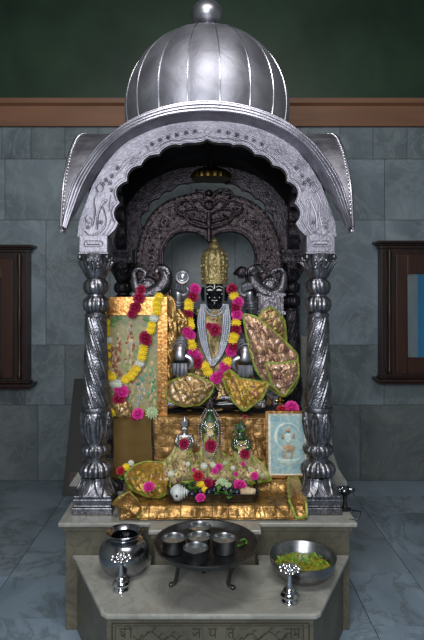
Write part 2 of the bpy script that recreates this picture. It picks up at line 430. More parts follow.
if 0:
  b = MB()
  glyph(b, 'shri', 119, 629); glyph(b, 'ja', 192, 629); glyph(b, 'ya', 208, 629); glyph(b, 'ta', 226, 629)
  glyph(b, 'na', 284, 629); glyph(b, 'ma', 293, 629, 7); glyph(b, 'vis', 302, 629, 6)
  glyph(b, 'ra', 208, 642); pass
b = MB()
for (cx, cy, sg) in [(150, 636, 1), (172, 640, -1), (250, 638, 1), (270, 636, -1)]:
    pts = [pp(cx+sg*(i-10)*1.7, cy+4*math.sin(i*.45)) for i in range(21)]
    b.tube(pts, .0014, 5)
    for i in range(3, 19, 4):
        p = (cx+sg*(i-10)*1.7, cy+4*math.sin(i*.45))
        b.tube([pp(p[0], p[1]), pp(p[0]+3, p[1]-4), pp(p[0]+6, p[1]-4)], [.001, .002, .0004], 5)
b.build('carved_vine', 'ink', lo)

# ================================================================== SILVER CANOPY
YC = 3.24
shr = thing('silver_shrine_canopy', 'large chased silver canopy with four pillars, scalloped arch and ribbed dome, on the altar platform', 'shrine', (0, YC, ZS))
PX, PF, PB = .552, 2.785, 3.70
SZ = 2.785/560
def zz(py): return CZ+(290-py)*SZ      # heights at the front pillars
ZB = ZS
def pprof():
    seg = []
    def sm(pts, n=6): seg.extend(smoothc(pts, n)[:])
    return seg
def make_pillar(x, y, matn='silver_pillar', seg=56):
    p = bpy.data.objects.new('pillar', None); COL.objects.link(p); p.parent = shr; p.location = (x, y-YC, 0)
    c = (x, y, 0)
    h = .098
    b = MB()     # stepped square base
    for (z0, z1, hh) in [(ZB, ZB+.035, h), (ZB+.035, ZB+.045, h-.006), (ZB+.045, ZB+.075, h-.003), (ZB+.075, ZB+.09, h-.008)]:
        b.box(x-hh, x+hh, y-hh, y+hh, z0, z1)
    o = b.build('square_base', matn, p, smooth=False); box_bevel(o, .004)
    za, zb = ZB+.09, zz(475)
    b = MB()     # leafy bell going from square to round
    rws = []
    for k in range(13):
        t = k/12; rr = .092*(1-t)**1.6+.074-.022*math.sin(t*PI)*.4; rr = .096-.03*math.sin(min(1, t*1.15)*PI/2)
        row = []
        for i in range(seg):
            a = 2*PI*i/seg
            sq = 1/max(abs(math.cos(a)), abs(math.sin(a))); sq = 1+(min(sq, 1.25)-1)*(1-t)
            r_ = rr*sq*(1+.035*math.cos(a*8+PI)*math.sin(t*PI)) + .006*max(0, math.cos(4*a))*math.sin(t*PI)
            row.append((x+r_*math.cos(a), y+r_*math.sin(a), za+(zb-za)*t))
        rws.append(row)
    b.grid(rws, True)
    for q in range(8):       # raised fronds
        a0 = PI/4*q+PI/8*0
        for sg in (-1, 1):
            pts = []
            for k in range(9):
                t = k/8; a = a0+sg*(.08+.26*(1-t)**2); r_ = (.099-.03*math.sin(min(1, t*1.15)*PI/2))*(1+.12*(1-t)*abs(math.sin(2*a0+0)))
                pts.append((x+r_*math.cos(a), y+r_*math.sin(a), za+(zb-za)*t))
            b.tube(pts, [.0055]*9, 6)
    b.build('leafy_foot', matn, p)
    b = MB()    # bead bulge, neck, cushion ring
    def W_(r, py): return (r, zz(py))
    prof = [W_(*q) for q in [(.06, 475), (.078, 473), (.083, 469), (.080, 465), (.066, 462), (.052, 460), (.050, 457), (.056, 454.5), (.068, 452.5), (.073, 449), (.070, 446), (.058, 444), (.052, 443)]]
    b.lathe(prof, 180, c, lambda r, z, a, k: r*(1+(.10*abs(math.sin(8*a))-.05 if r > .06 else 0)))
    b.build('cushion_ring', matn, p)
    b = MB()    # vase
    pts = smoothc([(.05, 443), (.060, 437), (.070, 428), (.0735, 420), (.071, 413), (.068, 411)], 4)
    pts = [(v_.x, zz(v_.y)) for v_ in [Vector(q) for q in pts]]
    z0, z1 = zz(443), zz(411)
    def vf(r, z, a, k):
        t = (z-z0)/(z1-z0); ph = (a*8/(2*PI)) % 1-.5
        lobe = math.exp(-((abs(ph)-.30*math.sin(t*PI*.9+.2))/.05)**2)*.07+math.exp(-(ph/.04)**2)*.07
        curl = .045*max(0, math.sin(t*34+abs(ph)*16))*(abs(ph) < .28)
        return r*(1+lobe+curl)
    b.lathe(pts, 160, c, vf)
    prof = [W_(*q) for q in [(.066, 411), (.072, 410.5), (.074, 408.5), (.072, 406.5), (.065, 405.5)]]
    b.lathe(prof, seg, c); b.build('leafy_vase', matn, p)
    b = MB()    # spiral leaf shaft
    n = 110; prof = [(.064-.013*(k/n), zz(405.5)+(zz(317)-zz(405.5))*k/n) for k in range(n+1)]
    zt = zz(317)-zz(405.5)
    hd_ = 1 if x < 0 else -1
    def sf(r, z, a, k):
        t = k/n; a = a*hd_; u = a*6/(2*PI)+t*2.6; ph = (u % 1)
        rib = math.exp(-((ph-.5)/.09)**2)*.10+math.exp(-((ph-.22)/.05)**2)*.035+math.exp(-((ph-.78)/.05)**2)*.035
        leaf = .035*abs(math.sin(t*PI*26+ph*9))*(abs(ph-.5) > .16)
        return r*(1+rib+leaf-.04)
    b.lathe(prof, 200, c, sf); b.build('spiral_shaft', matn, p)
    b = MB()
    prof = [W_(*q) for q in [(.048, 317), (.054, 316.5), (.055, 314), (.048, 312.5), (.046, 312), (.056, 309.5), (.0615, 305), (.059, 300), (.048, 297), (.041, 296), (.041, 294.5), (.052, 292.5), (.0605, 288), (.058, 283), (.048, 280), (.044, 279)]]
    b.lathe(prof, 144, c, lambda r, z, a, k: r*(1+(.10*abs(math.sin(7*a+(z*30 if k > 9 else 0)))-.03 if r > .05 and k > 3 else 0)))
    b.build('twisted_knop', matn, p)
    b = MB()    # capital
    prof = [W_(*q) for q in [(.040, 279), (.052, 276), (.062, 270), (.066, 263), (.070, 257), (.074, 254)]]
    b.lathe(prof, 96, c, lambda r, z, a, k: r*(1+.06*abs(math.sin(4*a))))
    for q in range(4):
        a = PI/4+q*PI/2
        b.ball((x+.093*math.cos(a), y+.093*math.sin(a), zz(258)), .0135, 10, 7)
        for j in range(5):
            aa = a+(j-2)*.32; r0 = .064
            pts = [(x+(r0-.01+.014*k_)*math.cos(aa)*.9, y+(r0-.01+.014*k_)*math.sin(aa)*.9, zz(274-4.6*k_)+(-.010 if k_ == 3 else 0)) for k_ in range(4)]
            b.tube(pts, [.004, .008, .009, .006], 6)
        am = q*PI/2
        for dx in (-.35, 0, .35):
            b.ball((x+.074*math.cos(am+dx), y+.074*math.sin(am+dx), zz(261)-.004*abs(dx)), .010, 8, 6)
        for dx in (-.45, .45):
            b.ball((x+.067*math.cos(am+dx*.8), y+.067*math.sin(am+dx*.8), zz(268)), .009, 8, 6)
    b.build('carved_capital', matn, p)
    b = MB(); hh = .069
    b.box(x-hh-.004, x+hh+.004, y-hh-.004, y+hh+.004, zz(255), zz(253.2)); b.box(x-hh, x+hh, y-hh, y+hh, zz(253.2), zz(236.6))
    o = b.build('top_block', 'silver_board' if matn != 'silver_dark' else matn, p, smooth=False); box_bevel(o, .003)
    b = MB()
    zc_, hx, hz = zz(244.8), .045, .014
    pts = []
    for k in range(24):
        a = 2*PI*k/24; sx_ = hx-hz if math.cos(a) > 0 else -(hx-hz)
        pts.append((x+sx_+hz*math.cos(a), y-hh-.001, zc_+hz*math.sin(a)))
    pts.append(pts[0]); b.tube(pts, .003, 6, cap=False)
    b.tube([(x-.032, y-hh, zc_), (x+.032, y-hh, zc_)], .009, 8, flat=.4)
    b.build('oval_plaque', 'silver_board' if matn != 'silver_dark' else matn, p)
    return p
make_pillar(-PX, PF); make_pillar(PX, PF)
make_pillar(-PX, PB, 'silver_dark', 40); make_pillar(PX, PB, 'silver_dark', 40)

# --- arches and eaves (front ones are the originals, others are turned copies)
DB = 2.72
def q2(px, py, D): p = W(px, py, D); return Vector((p.x, 0, p.z))
crest = [(61, 231), (62, 226), (65, 209), (72, 185), (80.5, 169), (90.6, 154.5), (101, 142), (117, 129), (130, 120), (149, 111.5), (168, 105.5), (187, 102), (207, 100.8)]
inner = [(71, 236), (73.5, 229), (81, 211), (91, 187), (103, 167), (117, 150.5), (130, 140.5), (149, 131), (168, 125), (187, 122), (207, 121)]
def mirror(l): return l+[(414-x, y) for x, y in reversed(l[:-1])]
NC = 81
CR = resample(smoothc([q2(x, y, 2.6) for x, y in mirror(crest)], 6), NC)
IN = resample(smoothc([q2(x, y, DB) for x, y in mirror(inner)], 6), NC)
def xz(v_, y): return (v_.x, y, v_.z)
b = MB()
lay = [(0, YC, 0), (0, 2.66, 0), (0, 2.612, 0), (.03, 2.602, 0), (.14, 2.598, 0), (.22, 2.600, 0), (.25, 2.616, 0), (.29, 2.618, 0), (.32, 2.603, 0), (.42, 2.598, 0), (.50, 2.606, 0), (.53, 2.622, 0), (.57, 2.624, 0),
       (.60, 2.612, 0), (.68, 2.610, 0), (.76, 2.612, 0), (.80, 2.63, 0), (.90, 2.69, 0), (1.0, 2.722, 0)]
def mit(p, y):    # mitre along the diagonals, where the neighbouring eave takes over
    return min(y, YC-.64*min(1, abs(p.x)/.68)+.0005)
rws = []
for t, y, _ in lay:
    rws.append([xz(p, mit(p, y)) for p in [CR[i].lerp(IN[i], t) for i in range(NC)]])
b.grid(rws)
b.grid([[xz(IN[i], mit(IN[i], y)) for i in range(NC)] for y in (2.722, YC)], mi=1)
eave = b.build('curved_eave', ['silver_eave', 'inner_shade'], shr, angle=50)
b = MB()
for t_, r_ in ((.02, .0045), (.22, .0085), (.48, .0085), (.73, .0080)):
    b.tube([xz(CR[i].lerp(IN[i], t_), mit(CR[i].lerp(IN[i], t_), 2.604)) for i in range(1, NC-1)], r_, 8)
b.build('eave_moulding', 'silver_mould', eave)
b = MB()
BD = resample(CR, 96)
for p in BD: b.ball((p.x, 2.612, p.z+.001), .0058, 8, 6)
beads = b.build('bead_trim', 'silver_rib', eave, world=True)
# scalloped board
cus = [(106, 236.6), (112, 231), (118, 223)]
foils = [((118, 223), (119.8, 203), 5.2), ((119.6, 203), (127.5, 181), 7.6), ((127, 181), (141.5, 165.5), 5.6), ((141, 165), (159.5, 154.5), 4.0), ((159, 154), (181, 145), 4.2)]
pts = [(104, 236.6), (109, 235), (115, 229)]
for (p, q, sg) in foils:
    n = 9
    for k in range(n):
        t = k/n; dx, dy = q[0]-p[0], q[1]-p[1]; L_ = math.hypot(dx, dy); nx, ny = dy/L_, -dx/L_
        s_ = sg*math.sin(PI*t)**.75
        x_, y_ = p[0]+dx*t, p[1]+dy*t
        # outward = away from the arch centre (207,235)
        ox, oy = x_-207, y_-235; sgn = 1 if nx*ox+ny*oy > 0 else -1
        pts.append((x_+nx*s_*sgn, y_+ny*s_*sgn))
pts += [(181, 145), (183, 143.2), (188, 142.4), (194, 142.6), (200, 142), (204, 140.8), (207, 138.8)]
SCAL = mirror(pts)
NS = 241
S_in = resample([q2(x, y, DB) for x, y in SCAL], NS)
outer = [(77.5, 236.6), (79, 222)]+[(x+1.5, y-2) for x, y in inner[3:-1]]+[(207, 119)]
S_out = resample([q2(x, y, DB) for x, y in mirror(outer)], NS)
def ribbon(b, A, B, y0, y1, mi=0, nsub=1):
    rws = []
    rws.append([xz(p, y1) for p in A]); rws.append([xz(p, y0) for p in A])
    for k in range(1, nsub): rws.append([xz(p.lerp(q, k/nsub), y0) for p, q in zip(A, B)])
    rws.append([xz(p, y0) for p in B]); rws.append([xz(p, y1) for p in B])
    b.grid(rws, False, True, mi)
    for e in (0, len(A)-1):
        b.add([xz(A[e], y0), xz(A[e], y1), xz(B[e], y1), xz(B[e], y0)], [(0, 1, 2, 3)], mi)
b = MB(); ribbon(b, S_in, S_out, DB, DB+.05)
board = b.build('scalloped_arch', 'silver_board', shr, angle=35)
def spiral(b, c, r, a0, turns, y, rad, sg=1, n=22):
    pts = [(c[0]+r*(1-.8*k/n)*math.cos(a0+sg*turns*2*PI*k/n), y, c[1]+r*(1-.8*k/n)*math.sin(a0+sg*turns*2*PI*k/n)) for k in range(n+1)]
    b.tube(pts, [rad*(1-.4*k/n) for k in range(n+1)], 6); b.ball(pts[-1], rad*1.6, 8, 6)
b = MB()   # raised rim following the scallops + relief
b.tube([xz(p.lerp(q, .09), DB-.001) for p, q in zip(S_in, S_out)][2:-2], .0045, 6)
b.tube([xz(p.lerp(q, .18), DB) for p, q in zip(S_in, S_out)][3:-3], .002, 5)
board_rim = b.build('raised_rim', 'silver_board', board)
b = MB()
def both(pts, rad, seg=6):
    for m_ in (0, 1):
        P_ = [q2(x if not m_ else 414-x, y, DB) for x, y in pts]
        P_ = smoothc([xz(v_, DB-.002) for v_ in P_], 5)
        rr = rad if not hasattr(rad, '__len__') else [rad[0]+(rad[1]-rad[0])*k/(len(P_)-1) for k in range(len(P_))]
        b.tube(P_, rr, seg, flat=.8)
# traced animal scroll, flowers and vine of the photo
both([(88, 214), (85, 218), (88, 223), (92, 221), (90, 217)], .0035)
both([(85, 231), (90, 235), (98, 233), (104, 228), (106, 218), (102, 204), (104, 199)], (.005, .004))
both([(92, 226), (95, 212), (94, 200), (98, 192)], (.006, .0035))
both([(97, 229), (98, 215), (103, 203), (107, 200), (104, 205)], (.007, .003))
both([(98, 192), (96, 187), (100, 183), (103, 188), (100, 192)], (.005, .004))
both([(111, 195), (109, 207), (112, 216), (108, 226)], (.003, .003))
both([(114, 177), (122, 168), (133, 158), (141, 151), (137, 158), (128, 163)], (.004, .002))
both([(120, 172), (123, 162), (132, 156)], (.003, .002))
both([(146, 146), (150, 153), (146, 158)], .003)
both([(130, 167), (140, 157), (150, 150)], (.002, .003))
both([(152, 148), (170, 140), (190, 135), (203, 132)], (.0035, .002))
both([(150, 143), (168, 135), (188, 130), (203, 129)], (.0022, .0018))
both([(207, 128), (204, 132), (207, 137)], .003)
for (cx, cy) in [(106, 180), (112, 176), (103, 184), (110, 183), (112, 190), (152, 144), (160, 140), (168, 137.5), (177, 135), (186, 133), (195, 131.5), (118, 168), (88, 227), (101, 222)]:
    for m_ in (0, 1):
        p = q2(cx if not m_ else 414-cx, cy, DB)
        for k in range(5):
            a = 2*PI*k/5; b.ball((p.x+.0075*math.cos(a), DB-.001, p.z+.0075*math.sin(a)), .0052, 8, 5, sy=.7)
        b.ball((p.x, DB-.003, p.z), .004, 8, 5)
relief = b.build('embossed_scrollwork', 'silver_board', board)
# the other three sides
def side_copy(o, ang, s_len, s_dep):
    c = copy_tree(o, shr)
    Mx = Matrix.Rotation(ang, 4, 'Z') @ Matrix.Diagonal((s_len, s_dep, 1, 1))
    c.matrix_basis = Mx @ c.matrix_basis
    return c
for ang, sl, sd in ((PI, 1, 1), (PI/2, .64/.68, .685/.64), (-PI/2, .64/.68, .685/.64)):
    side_copy(eave, ang, sl, sd)
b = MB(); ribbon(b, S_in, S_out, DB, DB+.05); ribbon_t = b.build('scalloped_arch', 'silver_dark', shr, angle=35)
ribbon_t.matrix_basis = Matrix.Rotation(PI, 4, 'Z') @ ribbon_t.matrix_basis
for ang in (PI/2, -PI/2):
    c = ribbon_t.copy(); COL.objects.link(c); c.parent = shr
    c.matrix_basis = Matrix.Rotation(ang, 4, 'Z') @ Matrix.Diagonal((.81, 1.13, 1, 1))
# dome
ZD = CZ+(290-113)/172.8
b = MB()
RD = .468
prof = [(RD-.06, ZD-.20), (RD+.012, ZD-.19), (RD+.012, ZD-.165), (RD-.004, ZD-.16)]
nn = 26
for k in range(nn+1):
    t = k/nn
    a = -.33+(PI/2+.33)*t
    prof.append((max(.03, RD*math.cos(a)), ZD+.472*math.sin(a)))
prof.append((.03, ZD+.474))
NR = 18
ph0 = math.radians(-2)
def df(r, z, a, k):
    if k < 4: return r
    u = ((a-ph0)*NR/(2*PI)) % 1
    return r*(1+.012*math.sin(PI*u))
b.lathe(prof, 216, (0, YC, 0), df)
dome = b.build('ribbed_dome', 'silver_dome', shr, angle=60)
b = MB()
for q in range(NR):
    a = ph0+2*PI*q/NR
    pts = []
    for k in range(25):
        e = -.33+(PI/2+.27)*k/24; r_ = RD*math.cos(e)+.001
        pts.append((r_*math.cos(a), YC+r_*math.sin(a), ZD+.4725*math.sin(e)))
    b.tube(pts, .0034, 6)
b.build('dome_seams', 'silver_rib', dome)
b = MB()
zt = ZD+.472
prof = [(.10, zt-.02), (.105, zt-.006), (.09, zt+.002), (.05, zt+.008), (.032, zt+.014), (.03, zt+.02), (.045, zt+.026), (.046, zt+.03)]
for k in range(13):
    a = -1.2+2.4*k/12; prof.append((.093*math.cos(a), zt+.10+.075*math.sin(a)))
prof += [(.028, zt+.176), (.035, zt+.185), (.042, zt+.205), (.035, zt+.225), (.018, zt+.245), (.01, zt+.28), (.001, zt+.30)]
b.lathe(prof, 40, (0, YC, 0)); b.build('dome_finial', 'silver_plain', dome)

# gilt umbrella hung over the idol
uz = CZ+(290-172)/560*3.42; ux = (211-207)/560*3.42
ch = thing('hanging_parasol', 'small dull gold ribbed parasol hanging inside the dark canopy above the statue', 'parasol', (ux, 3.42, uz-.07))
b = MB(); b.lathe([(.118, uz-.045), (.122, uz-.02), (.116, uz-.01), (.09, uz+.01), (.05, uz+.025), (.012, uz+.032)], 72, (ux, 3.42, 0), lambda r, z, a, k: r*(1+.03*math.cos(24*a))); b.build('ribbed_canopy', 'bronze', ch)
b = MB(); b.tube([(ux, 3.42, uz+.03), (ux, 3.42, uz+.17)], .006, 8); b.build('hanging_rod', 'bronze', ch)

# ================================================================== STEPS AND CLOTHS BEHIND
ZT1 = .575; ZT2 = .915
def nz(p, s, seed=0): return noise.noise(Vector((p[0]*s+seed, p[1]*s+seed*1.7, p[2]*s-seed)))
def cloth_over(name, label, x0, x1, prof, matn, amp=.008, scale=9, seed=0, nx=60, folds=None, cat='cloth', parent=None, border=None):
    """prof: list of (y,z) from back over the top and down the front; thick sheet"""
    pr = smoothc([(0, y, z) for y, z in prof], 6)
    rws = []
    for p in pr:
        row = []
        for i in range(nx+1):
            x = x0+(x1-x0)*i/nx; q = (x, p.y, p.z)
            d = nz(q, scale, seed)*amp+nz(q, scale*2.7, seed+5)*amp*.5
            if folds: d += folds*abs(math.sin(x*38+seed+2*nz(q, 5, seed)))**.5*.5*(1 if p.z < prof[0][1]-.01 else .3)
            row.append((x+nz(q, 6, seed+9)*.01, p.y-abs(d)-.002, p.z+max(0, d)*.8+.002))
        rws.append(row)
    b = MB(); b.grid(rws)
    o = b.build(name, matn, parent, loc=(None if parent else ((x0+x1)/2, prof[-1][0], prof[-1][1])), angle=70)
    sm = o.modifiers.new('thick', 'SOLIDIFY'); sm.thickness = .004; sm.offset = 0
    if not parent: tag(o, label, cat)
    return o
b = MB(); b.box(-.43, .42, 2.69, 3.0, ZS, ZT1-.012); o = b.build('low_altar_step', 'riser', loc=(0, 2.85, ZS), smooth=False)
b = MB(); b.box(-.43, .42, 2.885, 2.998, ZT1-.0118, .602); b.build('raised_back', 'riser', o, smooth=False)
tag(o, 'low flat step hidden under the crinkled gold cloth at the front of the altar', 'step')
b = MB(); b.box(-.50, .46, 3.012, 3.62, ZS, ZT2-.004); o = b.build('throne_block', 'silver_dark', loc=(0, 3.3, ZS), smooth=False)
tag(o, 'dark raised block under the large black statue, draped with cloth in front', 'pedestal')
cloth_over('gold_step_cloth', 'crinkled shiny gold cloth spread over the low front step, hanging down its front edge', -.41, .462,
           [(2.985, .611), (2.93, .611), (2.885, .610), (2.865, .590), (2.84, ZT1-.006), (2.80, ZT1-.006), (2.73, ZT1-.005), (2.675, ZT1-.005), (2.662, ZT1-.016), (2.652, .545), (2.64, ZS+.008), (2.628, ZS+.004)], 'goldstep', .008, 11, 3, 90, .008)
cloth_over('gold_riser_cloth', 'crumpled gold tissue cloth hanging in front of the statue pedestal behind the small idols', -.285, .33,
           [(3.10, ZT2+.003), (3.04, ZT2+.003), (3.0, ZT2), (2.993, ZT2-.02), (2.992, .82), (2.99, .72), (2.988, .585)], 'goldcloth', .012, 10, 8, 70, .012)
cloth_over('bronze_mesh_cloth', 'flat brown-gold mesh cloth covering the left front of the statue pedestal', -.505, -.292,
           [(3.10, ZT2+.003), (3.03, ZT2+.003), (3.0, ZT2), (2.995, ZT2-.02), (2.995, .8), (2.995, .7), (2.995, .585)], 'mesh', .003, 7, 12, 30)

# green-bordered ends of the gold cloth
def sheet(name, outline, matn, parent=None, bulge=.02, amp=.006, scale=22, seed=0, edge='greenedge', er=.0085, thick=.005, label=None, cat='cloth', rings=15, loc=None, folds=0, ctr=None):
    O = [W(*p) for p in outline]; O = resample(O+[O[0]], 72)[:-1]
    O = [(O[i-1]+O[i]*2+O[(i+1) % len(O)])/4 for i in range(len(O))]
    c = sum(O, Vector())/len(O)
    if ctr: c = W(*ctr)
    rws = []
    for k in range(rings+1):
        t = k/rings; row = []
        for p in O:
            q = p.lerp(c, t*.98)
            d = bulge*(1-(1-t)**2)+nz(q, scale, seed)*amp*min(1, t*4+.3)
            u_ = (q.x*.9+q.z*.45)*(62+seed)+2.5*nz(q, 7, seed)
            if folds: d += folds*3*(1-abs(math.sin(u_)))*min(1, t*4)
            d += nz(q, scale*2.3, seed+3)*amp*.8*min(1, t*4)
            row.append((q.x, q.y-d, q.z+.0))
        rws.append(row)
    b = MB(); b.grid(rws, True)
    o = len(b.v)-len(O); b.f.append(tuple(o+i for i in range(len(O)))); b.mi.append(0)
    L = loc or c
    ob = b.build(name, matn, parent, loc=None if parent else L, angle=80)
    sm = ob.modifiers.new('thick', 'SOLIDIFY'); sm.thickness = thick; sm.offset = 1
    if edge:
        b = MB(); b.tube([p+Vector((0, -.002, 0)) for p in O]+[O[0]+Vector((0, -.002, 0))], er, 8, flat=.6); b.build('green_border', edge, ob)
    if label: tag(ob, label, cat)
    return ob
sheet('cloth_end', [(288, 478, 2.90), (298, 477, 2.88), (303, 488, 2.76), (306, 503, 2.66), (307, 517, 2.63), (296, 518, 2.625), (289, 500, 2.66)], 'goldfoil', bulge=.016, er=.007,
      label='green-edged end of gold cloth beside the foot of the right pillar')

# ================================================================== THRONE ARCH (behind the statue)
DA = 3.46
ta = thing('throne_arch', 'dark embossed silver arch with a heart-shaped opening standing behind the statue', 'arch', W(209, 410, DA))
def rib_curve(l): return [q2(x, y, DA) for x, y in l]
cx = 418  # mirror about 209
def mir9(l): return l+[(418-x, y) for x, y in reversed(l[:-1])]
ao = [(139, 330), (138, 300), (137, 275), (138, 252), (143, 232), (153, 214), (168, 202), (186, 196), (209, 193)]
ai = [(170, 330), (172, 300), (170, 285), (165, 270), (163, 256), (168, 242), (180, 233), (195, 233), (204, 238), (209, 244)]
N3 = 121
AO = resample(smoothc(rib_curve(mir9(ao)), 8), N3)
AIh = resample(smoothc(rib_curve(ai), 8), 61)
AI = AIh+[Vector((2*q2(209, 0, DA).x-p.x, 0, p.z)) for p in reversed(AIh[:-1])]
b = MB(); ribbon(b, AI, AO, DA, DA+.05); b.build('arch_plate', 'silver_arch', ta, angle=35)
b = MB()
b.tube([xz(p.lerp(q, .04), DA-.003) for p, q in zip(AI, AO)], .009, 8)
b.tube([xz(p.lerp(q, .20), DA-.002) for p, q in zip(AI, AO)], .005, 6)
b.tube([xz(p, DA+.01) for p in AO], .012, 8)
b.tube([xz(p.lerp(q, .86), DA-.002) for p, q in zip(AI, AO)], .005, 6)
b.build('arch_rim', 'silver_arch', ta)
b = MB(); sg = 1
for i in list(range(12, 56, 6))+list(range(66, 110, 6)):
    p = AI[i].lerp(AO[i], .53); r_ = (AO[i]-AI[i]).length*.22
    spiral(b, (p.x, p.z), min(.036, r_), i*.7, 1.4, DA-.002, .0055, sg); sg = -sg
    for k in range(4):
        t_ = R.uniform(.3, .78); pq = AI[i+R.choice((-3, 3))].lerp(AO[i+R.choice((-3, 3))], t_)
        b.ball((pq.x+R.uniform(-.01, .01), DA-.001, pq.z), R.uniform(.006, .010), 8, 6)
for k in range(-26, 27):   # beads on the outer edge
    i = 60+k*2
    b.ball(xz(AO[i], DA-.006), .0075, 8, 6)
b.build('embossed_foliage', 'silver_arch', ta)
b = MB()    # crowning lotus and scrolls
def a9(px, py, d=0): p = W(px, py, DA-.02-d); return p
for sgn in (-1, 1):
    def mx(px): return 209+sgn*(px-209)
    for (pts_, rr) in [([(209, 228), (200, 226), (190, 222), (184, 214), (190, 209), (200, 210), (207, 214)], (.014, .007)), ([(207, 222), (196, 219), (188, 217), (186, 213)], (.012, .006)),
                       ([(205, 205), (198, 200), (192, 203), (195, 208)], (.012, .008)), ([(184, 216), (177, 212), (176, 206), (182, 204)], (.012, .006)), ([(205, 198), (203, 192), (197, 191)], (.011, .008)),
                       ([(192, 204), (186, 200), (181, 203)], (.009, .007))]:
        P_ = smoothc([a9(mx(x), y) for x, y in pts_], 5)
        b.tube(P_, [rr[0]+(rr[1]-rr[0])*k/(len(P_)-1) for k in range(len(P_))], 8)
        b.ball(P_[-1], rr[1]*1.5, 8, 6)
    P_ = smoothc([a9(mx(209+x), y, .01) for x, y in [(4, 195), (9, 191), (18, 190), (23, 194), (20, 199)]], 5)
    if sgn > 0: b.tube(P_, [.014-.006*k/len(P_) for k in range(len(P_))], 8)
b.ball(a9(209, 205), .032, 16, 10, sy=.6); b.ball(a9(209, 193), .022, 14, 8)
b.tube([a9(209, 212), a9(209, 222), a9(209, 232), a9(209, 241)], [.012, .02, .014, .016], 10); b.ball(a9(209, 240), .015, 10, 8)
b.build('crowning_lotus', 'silver_arch', ta)
# creature and capital at each foot
for sgn in (-1, 1):
    def mx(px): return 209+sgn*(px-209)
    b = MB()
    P_ = smoothc([W(mx(x), y, DA-.05) for x, y in [(284, 275), (281, 288), (272, 294), (262, 291), (254, 283), (252, 274), (258, 268), (262, 272)]], 6)
    n_ = len(P_)
    b.tube(P_, [.02+.028*math.sin(PI*min(1, (k/n_)*1.1)) for k in range(n_)], 12)
    b.ball(W(mx(255), 270, DA-.06), .026, 12, 8)                 # head
    b.tube([W(mx(255), 268, DA-.07), W(mx(251), 270, DA-.08), W(mx(249), 275, DA-.08)], [.024, .022, .014], 8)
    P_ = smoothc([W(mx(x), y, DA-.05) for x, y in [(283, 280), (284, 273), (279, 269), (273, 272), (275, 278)]], 5)
    b.tube(P_, .015, 8)
    for k in range(9):
        a = k*.42; b.ball(W(mx(271+7*math.cos(a)), 284-5*math.sin(a), DA-.06), .014, 8, 6)
    b.ball(W(mx(270), 284, DA-.04), .05, 16, 10, sy=.6)
    b.build('makara_figure', 'silver_chin', ta)
    b = MB()
    x0 = W(mx(270), 300, DA-.03).x
    for (ya, yb, hw) in [(293, 296, .088), (296, 311, .075), (311, 314, .086), (314, 320, .07), (320, 405, .055), (405, 413, .08)]:
        za_, zb_ = CZ+(290-yb)/560*(DA-.03), CZ+(290-ya)/560*(DA-.03)
        b.box(x0-hw, x0+hw, DA-.09, DA+.02, max(za_, ZT2), zb_)
    for k in range(-4, 5):
        b.tube([(x0+k*.0165, DA-.09, CZ+(290-297)/560*(DA-.03)), (x0+k*.0165, DA-.09, CZ+(290-310)/560*(DA-.03))], .005, 6)
    b.build('fluted_capital', 'silver_chin', ta, smooth=False)

# ================================================================== MAIN STATUE
DS = 3.22
def S(px, py, d=0): return W(px, py, DS+d)
st = thing('black_stone_statue', 'large seated black stone statue in gold crown, flower garland and gold cloth under the canopy', 'statue', S(214, 408))
def skin(name, chains, matn, parent, root, sub=2, merge=()):
    """chains: lists of (point, radius); points that coincide are joined"""
    vs = []; rad = []; ed = []
    def idx(p):
        for i, q in enumerate(vs):
            if (q-p).length < 1e-4: return i
        vs.append(p); rad.append(None); return len(vs)-1
    for ch_ in chains:
        prev = None
        for p, r in ch_:
            i = idx(Vector(p)); rad[i] = rad[i] or r
            if prev is not None and prev != i: ed.append((prev, i))
            prev = i
    off = parent_world(parent)
    me = bpy.data.meshes.new(name); me.from_pydata([tuple(p-off) for p in vs], ed, [])
    ob = bpy.data.objects.new(name, me); COL.objects.link(ob); ob.parent = parent
    sm = ob.modifiers.new('skin', 'SKIN'); sm.use_smooth_shade = True
    rt = idx(Vector(root))
    for i, sv in enumerate(me.skin_vertices[0].data):
        r = rad[i]; sv.radius = r if isinstance(r, tuple) else (r, r); sv.use_root = (i == rt)
    ss = ob.modifiers.new('sub', 'SUBSURF'); ss.levels = sub; ss.render_levels = sub
    dg = bpy.context.evaluated_depsgraph_get(); ev = ob.evaluated_get(dg)
    me2 = bpy.data.meshes.new_from_object(ev); me2.name = name
    me2.materials.clear(); me2.materials.append(M[matn])
    for p in me2.polygons: p.use_smooth = True
    ob.modifiers.clear(); ob.data = me2
    return ob
pel = S(214, 388, .06); ch1 = S(214, 345, .05); ch2 = S(214, 318, .04); nk = S(214.5, 306, .02); hd = S(214.5, 294, 0); ht = S(214.5, 278, 0)
chains = [[(pel, (.12, .09)), (ch1, (.095, .075)), (ch2, (.115, .075)), (nk, .038), (hd, (.056, .062)), (ht, (.058, .06))]]
for sg in (-1, 1):
    sh = S(214.5+sg*17, 318, .05)
    chains.append([(ch2, (.115, .075)), (sh, .045), (S(214.5+sg*28, 338, .05), .034), (S(214.5+sg*31, 350, -.02), .026)])
    chains.append([(sh, .045), (S(214.5+sg*32, 326, .06), .034), (S(214.5+sg*37, 312, .0), .026), (S(214.5+sg*35, 302, -.03), .022)])
    chains.append([(pel, (.12, .09)), (S(214.5+sg*22, 392, .0), .07), (S(214.5+sg*50, 398, -.10), .055), (S(214.5+sg*20, 404, -.15), .04), (S(214.5-sg*5, 405, -.15), .026)])
skin('body', chains, 'blackstone', st, pel)
b = MB()   # face: nose, brow, lips, ears
fD = DS-.062
b.tube([W(214.5, 289, fD+.004), W(214.5, 293, fD-.006), W(214.5, 296, fD-.012)], [.005, .007, .009], 8)
